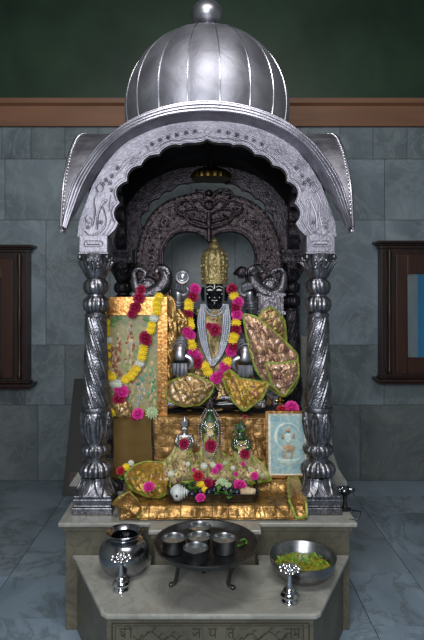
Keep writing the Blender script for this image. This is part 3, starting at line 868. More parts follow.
b.ball(W(214.5, 300.3, fD), .010, 10, 6, sy=.5, sz=.35); b.ball(W(214.5, 304, fD+.008), .017, 12, 8)
b.build('nose_and_lips', 'blackstone', st)
for sg in (-1, 1):
    b = MB(); b.tube([W(214.5+sg*11.3, 287, DS), W(214.5+sg*12, 294, DS), W(214.5+sg*11.3, 301, DS)], [.008, .012, .008], 8); b.build('ear', 'blackstone', st)
b = MB()
for sg in (-1, 1):
    e = W(214.5+sg*4.6, 290.2, fD-.001)
    b.tube([e+Vector((-.016, .004, 0)), e+Vector((0, -.002, .001)), e+Vector((.016, .004, 0))], [.001, .0062, .001], 8)
    for (dx, dy) in [(5, 297.5), (7.5, 294)]: b.ball(W(214.5+sg*dx, dy, fD+.004), .0030, 8, 6)
    pts_ = [W(214.5+sg*x, y, fD-.001) for x, y in [(1.5, 287.2), (4.5, 286), (8, 287.5)]]
    b.tube(pts_, .0013, 6)
b.tube([W(214.5, 284.5, fD-.002), W(214.5, 288.5, fD-.004)], [.003, .002], 6)
b.ball(W(214.5, 297.5, fD-.020), .0030, 8, 6); b.ball(W(214.5, 302.8, fD-.008), .0028, 8, 6)
b.tube([W(211.6, 300.3, fD-.004), W(214.5, 300.8, fD-.008), W(217.4, 300.3, fD-.004)], .0015, 6)
b.build('painted_eyes_and_marks', 'white', st)
b = MB()
for sg in (-1, 1):
    e = W(214.5+sg*4.6, 290.2, fD-.006); b.ball(e, .0036, 8, 6, sy=.6)
b.build('pupils', 'blackstone', st)
cz0 = S(214.5, 284).z
crx = S(214.5, 284).x
b = MB()
prof = [(.060, 284.5), (.0735, 284), (.075, 281), (.072, 279), (.0745, 277), (.072, 275), (.074, 270), (.0765, 263), (.073, 257), (.064, 252.5), (.048, 249.5), (.032, 248), (.03, 246.5), (.036, 245), (.028, 243), (.014, 241.5), (.018, 240), (.001, 237)]
prof = [(r, S(0, y).z) for r, y in prof]
b.lathe(prof, 96, (crx, DS, 0), lambda r, z, a, k: r*(1+(.025*math.cos(16*a) if 4 < k < 11 else 0)))
for row_, (yy, rr, n_) in enumerate([(279, .074, 22), (272, .0745, 14), (266, .0765, 12), (259, .074, 10), (254, .067, 9)]):
    for k in range(n_):
        a = 2*PI*k/n_+row_*.3; b.ball((crx+rr*math.cos(a), DS+rr*math.sin(a), S(0, yy).z), .006 if row_ == 0 else .0085, 8, 6)
p = (crx, DS-.077, S(0, 265).z)
for r_ in (.012, .022, .030): b.tube([(p[0]+r_*math.cos(2*PI*k/20), p[1]+.001+r_*r_*6, p[2]+r_*math.sin(2*PI*k/20)) for k in range(21)], .003, 6)
b.ball(p, .007, 8, 6)
b.build('gold_crown', 'gold', st)
# silver hands
def hand(parent, name, wrist, dirv, side, matn, s=1.0, curl=.25, spread=.22, back=Vector((0, -1, 0)), thumb=1, arm=None, armr=.03):
    d = Vector(dirv).normalized(); n_ = back.normalized(); l = d.cross(n_).normalized()*side
    ch_ = []
    w = Vector(wrist); palm = w+d*.045*s
    chains = []
    if arm is not None:
        chains.append([(Vector(arm), armr), (Vector(arm).lerp(w, .5), armr*.95), (w, .021*s), (palm, (.030*s, .016*s))])
        root = Vector(arm)
    else: chains.append([(w, .021*s), (palm, (.030*s, .016*s))]); root = w
    o = skin(name, chains, matn, parent, root, 2)
    b = MB()
    for k, (off, ln) in enumerate([(-.023, .040), (-.008, .048), (.008, .046), (.022, .036)]):
        base = palm+d*.018*s+l*off*s
        dd = (d+l*(off*6*spread)).normalized()
        p1 = base+dd*ln*.5*s; p2 = p1+(dd*(1-curl)+(-n_)*curl).normalized()*ln*.35*s*-1*-1; p3 = p2+(dd*(1-2*curl)-n_*2*curl).normalized()*ln*.3*s
        b.tube(smoothc([base-d*.01*s, base, p1, p2, p3], 3), [.0095*s]*9+[.0085*s, .008*s, .006*s, .0035*s], 8)
    tb = w+d*.022*s+l*(-.024)*s*thumb
    b.tube(smoothc([tb, tb+(d*.5-l*.8*thumb).normalized()*.022*s, tb+(d*.8-l*.6*thumb).normalized()*.042*s, tb+(d-l*.25*thumb).normalized()*.056*s], 3), [.011*s]*4+[.0105*s]*2+[.0095*s]*2+[.007*s, .004*s], 8)
    b.build('fingers', matn, o)
    b = MB()
    if arm is not None:
        a_ = Vector(arm)
        for t in (.55, .7, .85):
            c_ = a_.lerp(w, t); dv = (w-a_).normalized(); u_ = dv.orthogonal().normalized(); v2 = dv.cross(u_)
            b.tube([c_+(u_*math.cos(2*PI*k/16)+v2*math.sin(2*PI*k/16))*armr*.95 for k in range(17)], .0045, 6, cap=False)
        b.build('bangle', matn, o)
    return o
hand(st, 'silver_hand', S(179.5, 350, -.19), S(179.5, 376, -.20)-S(179.5, 350, -.19), 1, 'silver_plain', 1.35, arm=S(184, 335, -.04), armr=.038)
hand(st, 'silver_hand', S(245.5, 352, -.17), S(245.5, 376, -.18)-S(245.5, 352, -.17), -1, 'silver_plain', 1.35, arm=S(241, 335, -.04), armr=.038)
hand(st, 'silver_hand', S(178, 298, -.07), S(181, 282, -.09)-S(178, 298, -.07), -1, 'silver_plain', .95, curl=.55, arm=S(177, 316, -.02), armr=.032)
hand(st, 'silver_hand', S(250, 298, -.07), S(246, 282, -.09)-S(250, 298, -.07), 1, 'silver_plain', .95, curl=.55, arm=S(253, 316, -.02), armr=.034)
# emblems held in the raised hands
dk = W(182.5, 277, DS-.13)
cdisc = tag(MB().build('ceremonial_disc', 'silver_plain') if False else bpy.data.objects.new('ceremonial_disc', None), 'round white-silver disc with rings held in the raised hand on the left', 'disc')
COL.objects.link(cdisc); cdisc.location = dk
b = MB(); b.lathe([(.001, -.006), (.036, -.006), (.042, 0), (.036, .006), (.028, .004), (.024, .008), (.018, .004), (.012, .009), (.001, .011)], 40, (0, 0, 0)); b.xf(Matrix.Translation(dk) @ Matrix.Rotation(PI/2, 4, 'X'))
b.build('disc_plate', 'silver_rib', cdisc)
b = MB(); b.tube([dk+Vector((0, .006, -.03)), dk+Vector((-.006, .016, -.07))], .006, 8); b.build('disc_stem', 'silver_plain', cdisc)
cn = W(243, 274, DS-.13)
b = MB()
P_ = [cn+Vector((-.055+.0115*k, .0, .010*math.sin(k*.4))) for k in range(11)]
b.tube(P_, [.006, .012, .022, .03, .034, .032, .026, .02, .014, .009, .003], 14)
for k in range(5): b.tube([cn+Vector((-.02+.012*k+.003*math.cos(a_), .03*math.sin(a_)*.9, .032*math.cos(a_)*.9+.004)) for a_ in [2*PI*j/14 for j in range(15)]], .003, 6)
cc_ = b.build('silver_conch', 'silver_dark', loc=cn); tag(cc_, 'dark silver conch held in the raised hand on the right', 'conch')
# lower silver feet
for sg, xx in ((-1, 0), (1, 0)):
    b = MB()
    P_ = [S(214.5+sg*x, y, -.17) for x, y in [(46, 404), (38, 403), (28, 400), (16, 398), (6, 398)]]
    b.tube(P_, [.03, .026, .022, .024, .012], 12, flat=.8)
    for k in range(5): 
        q = S(214.5+sg*47+sg*0, 400+k*1.7, -.17); b.tube([q, q+Vector((sg*.02, -.006, 0))], [.0065, .004], 8)
    b.build('silver_foot', 'silver_chin', st)
# clothing of the statue
b = MB()
rws = []
for k in range(15):
    t = k/14; row = []
    yy = 309+60*t; hw = (.115-.03*math.sin(t*PI))+.05*t*t
    for i in range(41):
        a = PI+PI*i/40
        rr = 1+.03*math.sin(i*1.9+k*.3)
        row.append((S(214.5, 0).x+hw*math.cos(a)*rr, DS+.05+(.105+.02*t)*math.sin(a)*rr, S(0, yy).z))
    rws.append(row)
b.grid(rws); o = b.build('brocade_bodice', 'skirt', st); sm = o.modifiers.new('t', 'SOLIDIFY'); sm.thickness = .004
b = MB()   # lap cloth
rws = []
for k in range(13):
    t = k/12; row = []
    for i in range(61):
        a = PI+PI*i/60; hw = .14+.20*t; dp = .10+.12*t
        rr = 1+.035*math.sin(i*1.3+3*math.sin(t*4))
        row.append((S(214.5, 0).x+hw*math.cos(a)*rr, DS+.05+dp*math.sin(a)*rr, S(0, 360+44*t).z+.006*math.sin(i*.8)))
    rws.append(row)
b.grid(rws); o = b.build('gold_lap_cloth', 'brocade', st); sm = o.modifiers.new('t', 'SOLIDIFY'); sm.thickness = .004
# silver necklaces
b = MB()
def neck(pts, n_, r_, d0):
    P2 = resample(smoothc([W(x, y, d) for x, y, d in pts], 8), n_)
    for p in P2: b.ball(p, r_, 8, 6)
for off in (0, 2.2, 4.4, 6.6):
    neck([(201+off*.7, 305, DS-.02), (198+off, 322, DS-.075), (201+off*.9, 342, DS-.095), (207+off*.5, 358, DS-.10), (212, 366-off, DS-.105), (220-off*.5, 358, DS-.10), (227-off*.9, 342, DS-.095), (230-off, 322, DS-.075), (228-off*.7, 305, DS-.02)], 74, .0078, 0)
neck([(204, 306, DS-.04), (208, 313, DS-.075), (214.5, 316, DS-.08), (221, 313, DS-.075), (225, 306, DS-.04)], 22, .006, 0)
neck([(206, 306, DS-.04), (209, 310, DS-.07), (214.5, 312, DS-.075), (220, 310, DS-.07), (223, 306, DS-.04)], 18, .005, 0)
b.build('silver_bead_necklaces', 'silver_bead', st); b = MB()
neck([(205, 375, DS-.11), (208, 382, DS-.15), (213, 388, DS-.17), (220, 392, DS-.17)], 20, .005, 0)
b.build('waist_chain', 'chrome', st)
b = MB(); p = S(211, 393, -.19)
b.lathe([(.001, -.01), (.036, -.01), (.04, 0), (.034, .006), (.028, .003), (.018, .008), (.001, .01)], 24, (0, 0, 0)); b.xf(Matrix.Translation(p) @ Matrix.Rotation(PI/2, 4, 'X'))
b.ball(p+Vector((.0, -.008, -.035)), .016, 12, 8)
b.build('round_pendant', 'silver_arch', st)

# drapes of the statue (cloth panels with green borders)
sheet('fan_drape', [(256, 322, 3.16), (262, 312, 3.15), (270, 306.5, 3.15), (277, 312, 3.15), (284, 320, 3.16), (286, 340, 3.17), (284, 356, 3.18), (270, 345, 3.18)], 'brocade', st, .02, .008, 30, 2)
sheet('long_drape', [(243, 314, 3.05), (256, 317, 3.04), (267, 326, 3.03), (280, 337, 3.03), (297, 354, 3.04), (298.5, 378, 3.04), (292, 390, 3.03), (284, 397, 3.02), (270, 388, 3.03), (256, 370, 3.04), (248, 342, 3.05)], 'pinkgold', st, .02, .012, 26, 4, folds=.0045)
sheet('folded_drape_end', [(266, 363, 3.0), (280, 364, 2.995), (297.5, 361, 3.0), (298.5, 376, 3.0), (284, 396, 2.99), (272, 385, 3.0)], 'pinkgold', st, .012, .008, 34, 6, folds=.003)
sheet('lower_drape', [(222, 376, 3.08), (230, 370, 3.06), (240, 379, 3.03), (254, 381, 3.02), (269, 383, 3.02), (262, 398, 3.0), (244, 411, 2.99), (234, 402, 3.0), (226, 388, 3.03)], 'yellowcloth', st, .02, .010, 26, 8, folds=.003)
sheet('side_drape', [(159, 296, 3.13), (167, 293, 3.12), (176, 300, 3.10), (177, 330, 3.09), (173, 360, 3.08), (172, 395, 3.07), (166, 411, 3.06), (158, 408, 3.07), (158, 350, 3.10)], 'goldfoil', st, .015, .010, 20, 9, folds=.004, edge=None)
sheet('knee_drape', [(166, 384, 3.04), (178, 379, 3.03), (189, 374, 3.04), (203, 379, 3.03), (214, 385, 3.02), (210, 395, 3.02), (200, 404, 3.0), (184, 406, 3.0), (167, 400, 3.03)], 'brocade', st, .025, .012, 24, 12, folds=.004)
sheet('sleeve_drape', [(170, 318, 3.12), (178, 308, 3.12), (189, 318, 3.12), (191, 340, 3.13), (186, 350, 3.14), (176, 346, 3.14), (171, 336, 3.13)], 'goldfoil', st, .02, .01, 24, 15, folds=.003, edge=None)

# ================================================================== FLOWERS
def petal(b, c, yaw, tilt, ln, wd, cup=.3):
    rws = []
    for j in range(5):
        v_ = j/4; row = []
        for i in range(5):
            u = i/4*2-1
            x = u*wd*math.sin(PI*(.15+.72*v_))
            y = ln*v_; z = cup*ln*(u*u*.5)-cup*ln*.6*v_*v_
            p = Vector((x, y*math.cos(tilt)+z*math.sin(tilt), y*math.sin(tilt)-z*math.cos(tilt)*-1))
            row.append(c+Matrix.Rotation(yaw, 3, 'Z') @ p)
        rws.append(row)
    b.grid(rws)
def rose_mesh(name, matn):
    b = MB(); rr = random.Random(3)
    for ring, (n_, ln, wd, ti, r0) in enumerate([(7, .85, .52, .25, .12), (6, .75, .48, .65, .1), (5, .65, .42, 1.0, .07), (4, .55, .34, 1.3, .04)]):
        for k in range(n_):
            yaw = 2*PI*k/n_+ring*.5+rr.uniform(-.15, .15)
            c = Matrix.Rotation(yaw, 3, 'Z') @ Vector((0, r0, .0+.05*ring))
            petal(b, c, yaw, ti+rr.uniform(-.1, .1), ln, wd)
    b.ball((0, 0, .12), .34, 12, 8, sz=1.0)
    o = b.build(name, matn, smooth=True, angle=85); me = o.data; bpy.data.objects.remove(o)
    return me
def mum_mesh(name, matn):
    b = MB(); rr = random.Random(5)
    for ring, (n_, ln, ti) in enumerate([(13, 1.0, .1), (12, .9, .45), (10, .75, .8), (7, .55, 1.15)]):
        for k in range(n_):
            yaw = 2*PI*k/n_+ring*.37
            petal(b, Matrix.Rotation(yaw, 3, 'Z') @ Vector((0, .05, .05*ring)), yaw, ti, ln, .16, .15)
    b.ball((0, 0, .15), .4, 12, 8)
    o = b.build(name, matn, smooth=True, angle=85); me = o.data; bpy.data.objects.remove(o)
    return me
RM = {'dark': rose_mesh('rose', 'rose_dark'), 'mag': rose_mesh('rose', 'rose_mag'), 'red': rose_mesh('rose', 'rose_red'), 'yel': mum_mesh('chrysanthemum', 'yellow'), 'wht': mum_mesh('chrysanthemum', 'white_fl'), 'pale': mum_mesh('chrysanthemum', 'palegreen')}
FN = {'dark': 'rose', 'mag': 'rose', 'red': 'rose', 'yel': 'chrysanthemum', 'wht': 'chrysanthemum', 'pale': 'chrysanthemum'}
def flower(kind, pos, r, parent=None, face=(0, -1, .5), label=None, group=None, sz=1.0):
    o = bpy.data.objects.new(FN[kind], RM[kind]); COL.objects.link(o)
    off = parent_world(parent) if parent else Vector((0, 0, 0))
    o.location = Vector(pos)-off
    q = Vector(face).normalized().to_track_quat('Z', 'Y')
    o.rotation_euler = (q.to_matrix() @ Matrix.Rotation(R.uniform(0, 6), 3, 'Z')).to_euler()
    o.scale = (r, r, r*sz)
    if parent: o.parent = parent
    if label: tag(o, label, 'flower', group)
    return o
def garland(name, label, items, loc, sub=1, tail=None):
    g = thing(name, label, 'garland', loc)
    pts = [W(x, y, d) for k, x, y, d, r in items]
    b = MB(); b.tube(smoothc(pts, 4), .003, 6); b.build('garland_string', 'string', g)
    for k, x, y, d, r in items: flower(k, W(x, y, d)+Vector((0, -.006, 0)), r, g, (R.uniform(-.35, .35), -1, R.uniform(-.1, .5)))
    return g
G1 = []
DG = DS-.09
left = [('mag', 195, 289), ('dark', 193, 297), ('yel', 189, 303), ('yel', 189, 308), ('dark', 188, 315), ('yel', 189, 321), ('yel', 190, 326), ('mag', 187, 331), ('mag', 190, 335), ('yel', 190, 341), ('yel', 192, 346), ('mag', 193, 353), ('mag', 197, 358), ('dark', 198, 363), ('yel', 205, 366), ('yel', 208, 372)]
right = [('mag', 216, 378), ('mag', 221, 376), ('mag', 225, 367), ('yel', 228, 362), ('mag', 231, 351), ('dark', 233, 347), ('yel', 233, 340), ('yel', 234, 336), ('dark', 236, 330), ('yel', 236, 323), ('mag', 237, 315), ('dark', 236, 308), ('mag', 238, 302), ('yel', 234, 296), ('dark', 232, 289)]
items = []
for k, x, y in left+right:
    d = DS-.04-.07*min(1, max(0, (y-285)/50))-.02*(y > 360)
    if k == 'yel': items.append((k, x, y, d, .029))
    else: items.append((k, x, y, d, .036))
garland('flower_garland', 'long magenta and yellow flower garland hanging round the neck of the black statue', items, W(214, 378, DS-.1))
flower('dark', W(215, 330, DS-.115), .040, None, (0, -1, .2), 'crimson rose centred on the chest of the black statue', sz=.9)
flower('dark', W(209, 326, DS-.11), .022, None, (-.3, -1, .3), 'small crimson bud beside the rose on the black statue chest', sz=.9)

# ================================================================== FRAMED PICTURE (left) WITH GARLAND
def art(name, seedc):
    m = NT(name); v = m.coord()
    n1 = m.noise(v, 16, 5, 1.6); n2 = m.noise(v, 34, 4, 1.5)
    c1 = m.ramp(n1, [(.32, seedc[0]), (.45, seedc[1]), (.55, seedc[2]), (.68, seedc[3])])
    c2 = m.ramp(m.noise(v, 55, 4, 1.5), [(.35, seedc[4]), (.5, seedc[5]), (.65, seedc[6])])
    m.set(Base_Color=m.mix(.45, c1, c2), Roughness=.35); return m.m
M['art1'] = art('devotional_print', ['4a7038', '8f9a54', 'b09a6c', '4c7a64', '7a5a40', 'a89a78', '5a7a70'])
M['art2'] = art('pale_blue_print', ['6c94a0', '8fb0b8', 'a8bcb8', '84a498', '5f8890', '98b4b8', 'b0c4b8'])
M['art2b'] = plain('pale_moon_paint', 'a8c4c4', .4, 'cfdcd4', 40)
M['art2c'] = plain('flesh_paint', '9a7a5c', .4, 'c0a888', 40)
M['brickp'] = plain('brick_paint', '7a3a2c', .45, '9a5a3c', 40)
M['greyp'] = plain('grey_paint', '7c8488', .45, 'a4a8aa', 40)
M['greenp'] = plain('green_paint', '3c7a3a', .45, '6a9a4c', 30)
M['skyp'] = plain('teal_paint', '2f7a72', .45, '5aa090', 30)
D1 = 3.06
pf = thing('framed_picture', 'wide gilt-framed green devotional picture draped with a yellow garland, left of the statue', 'picture', W(133, 411, D1))
x0, x1 = W(107, 0, D1).x, W(160, 0, D1).x; z0, z1 = ZT2+.006, W(0, 297, D1).z
b = MB(); b.box(x0+.01, x1-.01, D1-.004, D1+.02, z0+.005, z1-.02); b.build('print', 'art1', pf, smooth=False)
b = MB(); w_ = .018
zt_ = W(0, 314, D1).z
b.box(x0-.005, x1+.04, D1-.03, D1+.025, zt_, z1)
for k in range(12):
    xx = x0+.01+k*(x1-x0)/12; b.box(xx, xx+.012, D1-.038, D1-.03, zt_+.012, z1-.012)
b.box(x0-.005, x1+.04, D1-.042, D1+.02, z1-.008, z1); b.box(x0-.005, x1+.04, D1-.042, D1+.02, zt_-.004, zt_+.006)
b.build('gilt_header', 'gilt', pf, smooth=False)
b = MB(); b.box(x0-.012, x0+.008, D1-.025, D1+.02, z0, zt_); b.box(x1-.01, x1+.008, D1-.03, D1+.02, z0, zt_); b.box(x1+.008, x1+.03, D1-.018, D1+.02, z0, zt_); b.box(x1+.03, x1+.042, D1-.03, D1+.02, z0, zt_)
for k in range(16):
    zz_ = z0+.02+k*(zt_-z0-.03)/16; b.box(x1+.010, x1+.028, D1-.026, D1-.018, zz_, zz_+.018)
b.box(x0, x1, D1-.025, D1+.02, z0, z0+.02)
b.build('gilt_side_rails', 'gilt', pf, smooth=False)
# painted figures on the print
b = MB()
def onp(x, y, d=.007): return W(x, y, D1-d)
rq = random.Random(77); sc = D1/560
FC = ['greenp', 'skyp', 'brickp', 'ginger', 'greyp']
def dab(x, y, rx, ry, mi): b.ball(onp(x, y, .0045), 1.0, 10, 6, sx=rx*sc, sy=.0015, sz=ry*sc, mi=mi)
for (cx_, top_, bot_, wd_, cols_) in [(130, 326, 396, 6, (2, 3, 4, 3)), (118, 338, 398, 5, (2, 3, 2)), (142, 340, 400, 5, (4, 3, 1)), (152, 366, 404, 4, (1, 0, 3)), (112, 345, 392, 3, (3, 2)), (136, 384, 408, 9, (4, 3, 4)), (120, 390, 408, 7, (2, 4, 3))]:
    n_ = int((bot_-top_)*.9)
    for k in range(n_):
        t_ = k/n_; dab(cx_+rq.uniform(-1, 1)*wd_*(.4+.8*t_), top_+(bot_-top_)*t_, rq.uniform(.6, 1.7), rq.uniform(1.0, 3.0), rq.choice(cols_))
    dab(cx_, top_-3, 1.8, 2.2, 3); b.build('painted_figure', FC, pf); b = MB()
for (x_, y_) in [(114, 320), (119, 318), (113, 325), (150, 321), (146, 319), (153, 327)]: dab(x_, y_, 3.2, 2.4, 0)
b.build('painted_tree', FC, pf)
gi = []
D2 = D1-.055
seq = [('yel', 159, 297), ('yel', 157, 302), ('yel', 157, 307), ('yel', 157, 312), ('wht', 154, 318), ('yel', 152, 325), ('yel', 151, 330), ('dark', 145, 337), ('dark', 146, 340), ('yel', 144, 348), ('yel', 143, 352), ('yel', 142, 357), ('wht', 140, 363), ('yel', 137, 368), ('yel', 134, 372), ('yel', 131, 376), ('yel', 126, 379), ('wht', 118, 384), ('wht', 114, 383), ('yel', 112, 377), ('yel', 109, 373), ('yel', 108, 364), ('yel', 108, 355), ('yel', 108, 346), ('wht', 109, 340), ('yel', 107, 333), ('yel', 107, 328), ('yel', 107, 322)]
for k, x, y in seq: gi.append((k, x, y, D2, .036 if k == 'dark' else (.026 if x > 110 else .020)))
g2 = garland('marigold_garland', 'yellow and white flower garland looped across the green framed picture', gi, W(130, 384, D2))
flower('mag', W(122, 392, D2), .040, g2, (0, -1, .3)); flower('mag', W(118, 389, D2-.01), .024, g2, (0, -1, .3))
for i, (x, y, r) in enumerate([(141, 290, .030), (139, 298, .036), (135, 308, .036), (132, 314, .028)]):
    flower('dark', W(x, y, D1-.055-.012*(i % 2)), r, None, (-.2, -1, .3), ['topmost crimson rose of the bunch above the gilt picture header', 'large crimson rose second from top on the gilt picture header', 'large crimson rose lying across the gilt picture header', 'lowest crimson rose of the bunch at the bottom of the gilt header'][i], 'crimson roses on the picture header')
# offerings on the ledge below the picture
flower('dark', W(119, 399, 3.0), .040, None, (0, -1, .5), 'dark crimson rose on the ledge below the left end of the garlanded picture')
flower('yel', W(113, 412, 2.99), .028, None, (-.2, -1, .6), 'yellow flower at the left end of the ledge beside the silver pillar')
flower('mag', W(138, 414, 2.975), .034, None, (0, -1, .5), 'magenta rose on the ledge below the middle of the garlanded picture')
flower('dark', W(134, 417, 2.98), .022, None, (-.5, -1, .3), 'small crimson rose touching the magenta rose on the ledge')
flower('pale', W(152, 413, 2.975), .034, None, (.1, -1, .5), 'pale green-white flower on the ledge right of the magenta rose')
sheet('gold_scrap', [(112, 402, 3.0), (122, 400, 3.0), (131, 405, 3.0), (131, 417, 2.985), (120, 418, 2.98), (112, 412, 2.99)], 'brocade', bulge=.02, amp=.01, seed=21, edge=None, label='small folded gold cloth on the ledge under the garlanded picture', cat='cloth')
flower('mag', W(175, 418.5, 3.0), .016, None, (0, -1, .8), 'small pink petal cluster on the ledge at the left foot of the statue')
flower('dark', W(245, 418, 3.0), .019, None, (0, -1, .8), 'small dark red rose on the ledge below the green-edged drape')

# ================================================================== RIGHT PICTURE
D3 = 2.93
ZI2 = .620
tilt = .10
p2 = thing('small_framed_picture', 'small gold-framed pale blue picture leaning beside the right pillar', 'picture', W(288, 482, D3))
bx0, bx1 = W(266, 0, D3).x, W(309, 0, D3).x; bz0, bz1 = ZI2, W(0, 412, D3).z
def leanbox(b, xa, xb, ya, yb, za, zb, mi=None):
    st_ = len(b.v); b.box(xa, xb, ya, yb, za, zb, mi)
    for i in range(st_, len(b.v)): x, y, z = b.v[i]; b.v[i] = (x, y+(z-bz0)*tilt, z)
b = MB()
for (xa, xb, za, zb) in [(bx0, bx1, bz1-.012, bz1), (bx0, bx1, bz0, bz0+.012), (bx0, bx0+.012, bz0, bz1), (bx1-.012, bx1, bz0, bz1)]: leanbox(b, xa, xb, D3-.012, D3+.012, za, zb)
b.build('gilt_frame', 'gilt', p2, smooth=False)
b = MB(); leanbox(b, bx0+.01, bx1-.01, D3-.002, D3+.010, bz0+.01, bz1-.01); b.build('mount', 'white_fl', p2, smooth=False)
b = MB(); leanbox(b, bx0+.026, bx1-.022, D3-.005, D3-.001, bz0+.022, bz1-.026); b.build('print', 'art2', p2, smooth=False)
b = MB()
cxp, czp = (bx0+bx1)/2+.005, (bz0+bz1)/2
def lp(x, z, d=.008): return Vector((cxp+x, D3-d+(czp+z-bz0)*tilt, czp+z))
b.tube([lp(.066*math.cos(a), .035+.07*math.sin(a)) for a in [.5+4.4*k/24 for k in range(25)]], [.003+.006*math.sin(PI*k/24) for k in range(25)], 6, flat=.3, mi=0)
b.tube([lp(-.06+.12*k/12, -.075-.02*math.sin(PI*k/12)) for k in range(13)], [.006+.014*math.sin(PI*k/12) for k in range(13)], 8, flat=.2, mi=0)
b.ball(lp(0, .07), .012, 10, 8, sy=.3, mi=1); b.ball(lp(0, .03), .02, 12, 8, sy=.2, sz=1.4, mi=0); b.ball(lp(.0, -.02), .034, 12, 8, sy=.12, sz=.6, mi=1)
for sg in (-1, 1):
    b.tube([lp(sg*.015, .04), lp(sg*.032, .03), lp(sg*.03, .055)], .005, 6, flat=.4, mi=1)
    b.tube([lp(sg*.01, -.02), lp(sg*.02, -.05), lp(sg*.01, -.08)], .006, 6, flat=.4, mi=1)
b.build('painted_figure', ['art2b', 'art2c'], p2)
flower('mag', W(291.5, 408, 3.0), .043, None, (0, -1, .7), 'bright magenta rose on the ledge behind the small blue picture')
flower('red', W(282, 410, 3.0), .032, None, (0, -1, .8), 'flat red rose left of the magenta rose behind the blue picture')
bp = W(280, 400, 3.02)
b = MB(); b.lathe([(.016, -.05), (.018, -.044), (.007, -.036), (.007, -.026), (.014, -.02), (.006, -.012), (.014, -.002), (.016, .006), (.006, .012), (.009, .018), (.001, .026)], 20, tuple(bp))
b.tube([bp+Vector((-.022, 0, -.004)), bp+Vector((0, 0, .002)), bp+Vector((.022, 0, -.004))], [.004, .005, .004], 8)
b.v = [(x, y, z+ZT2+.0-(bp.z-.05)) if False else (x, y, z) for x, y, z in b.v]
o = b.build('brass_figurine', 'brass', loc=(bp.x, bp.y, bp.z-.05)); tag(o, 'tiny brass figurine standing behind the top edge of the blue picture', 'figurine')
b = MB(); q = W(280, 412, 3.02); b.lathe([(.02, ZT2), (.022, ZT2+.004), (.018, bp.z-.05)], 20, (bp.x, bp.y, 0)); o2 = b.build('brass_foot', 'brass', o)

# ================================================================== SMALL IDOLS ON THE LOW STEP
ZI = .621
def small_idol(px, ytop, ybase, D, hw, label, headm, bodym, skirtm, crown=True, skirtx=(0, 0)):
    base = W(px, 0, D).x; s = D/560
    t = thing('small_idol', label, 'statue', (base, D, ZI))
    zt_ = CZ+(290-ytop)*s; H = zt_-ZI
    b = MB()
    rws = []
    for k in range(13):
        v_ = k/12; row = []
        z = ZI+.004+(H*.66)*v_
        hwk = (hw*(1-v_)**1.3+.028); dp = .055*(1-v_)+.026
        for i in range(48):
            a = 2*PI*i/48
            rr = 1+.07*math.sin(9*a+v_*3)*(1-v_)+.02*math.sin(19*a)
            row.append((base+hwk*math.cos(a)*rr+(skirtx[0]*(1-v_)), D+dp*math.sin(a)*rr, z))
        rws.append(row)
    b.grid(rws, True); b.build('pleated_skirt', skirtm, t)
    b = MB(); b.tube([p_ for p_ in [Vector(q)+Vector((0, -.002, .004)) for q in rws[0][24:49-1]]], .008, 6); b.tube([Vector(rws[k][30])+Vector((0, -.003, 0)) for k in range(13)], .005, 6); b.tube([Vector(rws[k][41])+Vector((0, -.003, 0)) for k in range(13)], .005, 6)
    b.build('green_hem', 'greenedge', t)
    zs = ZI+H*.66
    def I(x, z, y=0): return Vector((base+x, D+y, z))
    r = .023
    zh = zt_-H*.14-r
    ch_ = [[(I(0, ZI+H*.45), .028), (I(0, zs), .030), (I(0, zh-.038), .020), (I(0, zh-.022), .011), (I(0, zh), .020), (I(0, zh+.015), .019)]]
    for sg in (-1, 1):
        ch_.append([(I(0, zs), .030), (I(sg*.036, zs+.004), .012), (I(sg*.045, zs-.03, -.01), .010), (I(sg*.03, zs-.04, -.035), .009), (I(sg*.018, zs-.035, -.045), .007)])
    skin('body', ch_, bodym, t, I(0, zs), 2)
    b = MB()
    for sg in (-1, 1): b.ball(I(sg*.0075, zh+.002, -.019), .0042, 8, 6, sy=.6)
    b.build('eyes', 'white', t)
    b = MB(); zc = zh+.014
    b.lathe([(.021, 0), (.024, .002), (.022, .010), (.024, .02), (.019, .03), (.010, .036), (.008, .042), (.001, .05)], 28, (base, D, zc), lambda r_, z, a, k: r_*(1+.06*math.cos(8*a)))
    b.build('small_crown', headm, t)
    b = MB()
    for k in range(13):
        a = PI+PI*k/12; b.ball(I(.026*math.cos(a), zs+.008+.026*math.sin(a), -.034), .0045, 8, 5)
    for k in range(19):
        a = PI+PI*k/18; b.ball(I(.036*math.cos(a), zs+.01+.07*math.sin(a), -.040), .0040, 8, 5)
    b.build('bead_strings', 'chrome', t)
    return t
small_idol(184.5, 415, 475, 2.91, .095, 'small silver-faced idol in a gold skirt, leftmost of the three small idols', 'silver_rib', 'silver_plain', 'skirt', skirtx=(-.03, 0))
small_idol(210, 394, 475, 2.92, .06, 'tallest small idol, dark with white strings, in the middle of the three', 'silver_arch', 'leafdark', 'skirt')
small_idol(241, 421, 475, 2.91, .095, 'small dark idol covered in green beads, rightmost of the three small idols', 'leafdark', 'leafdark', 'skirt', skirtx=(.035, 0))
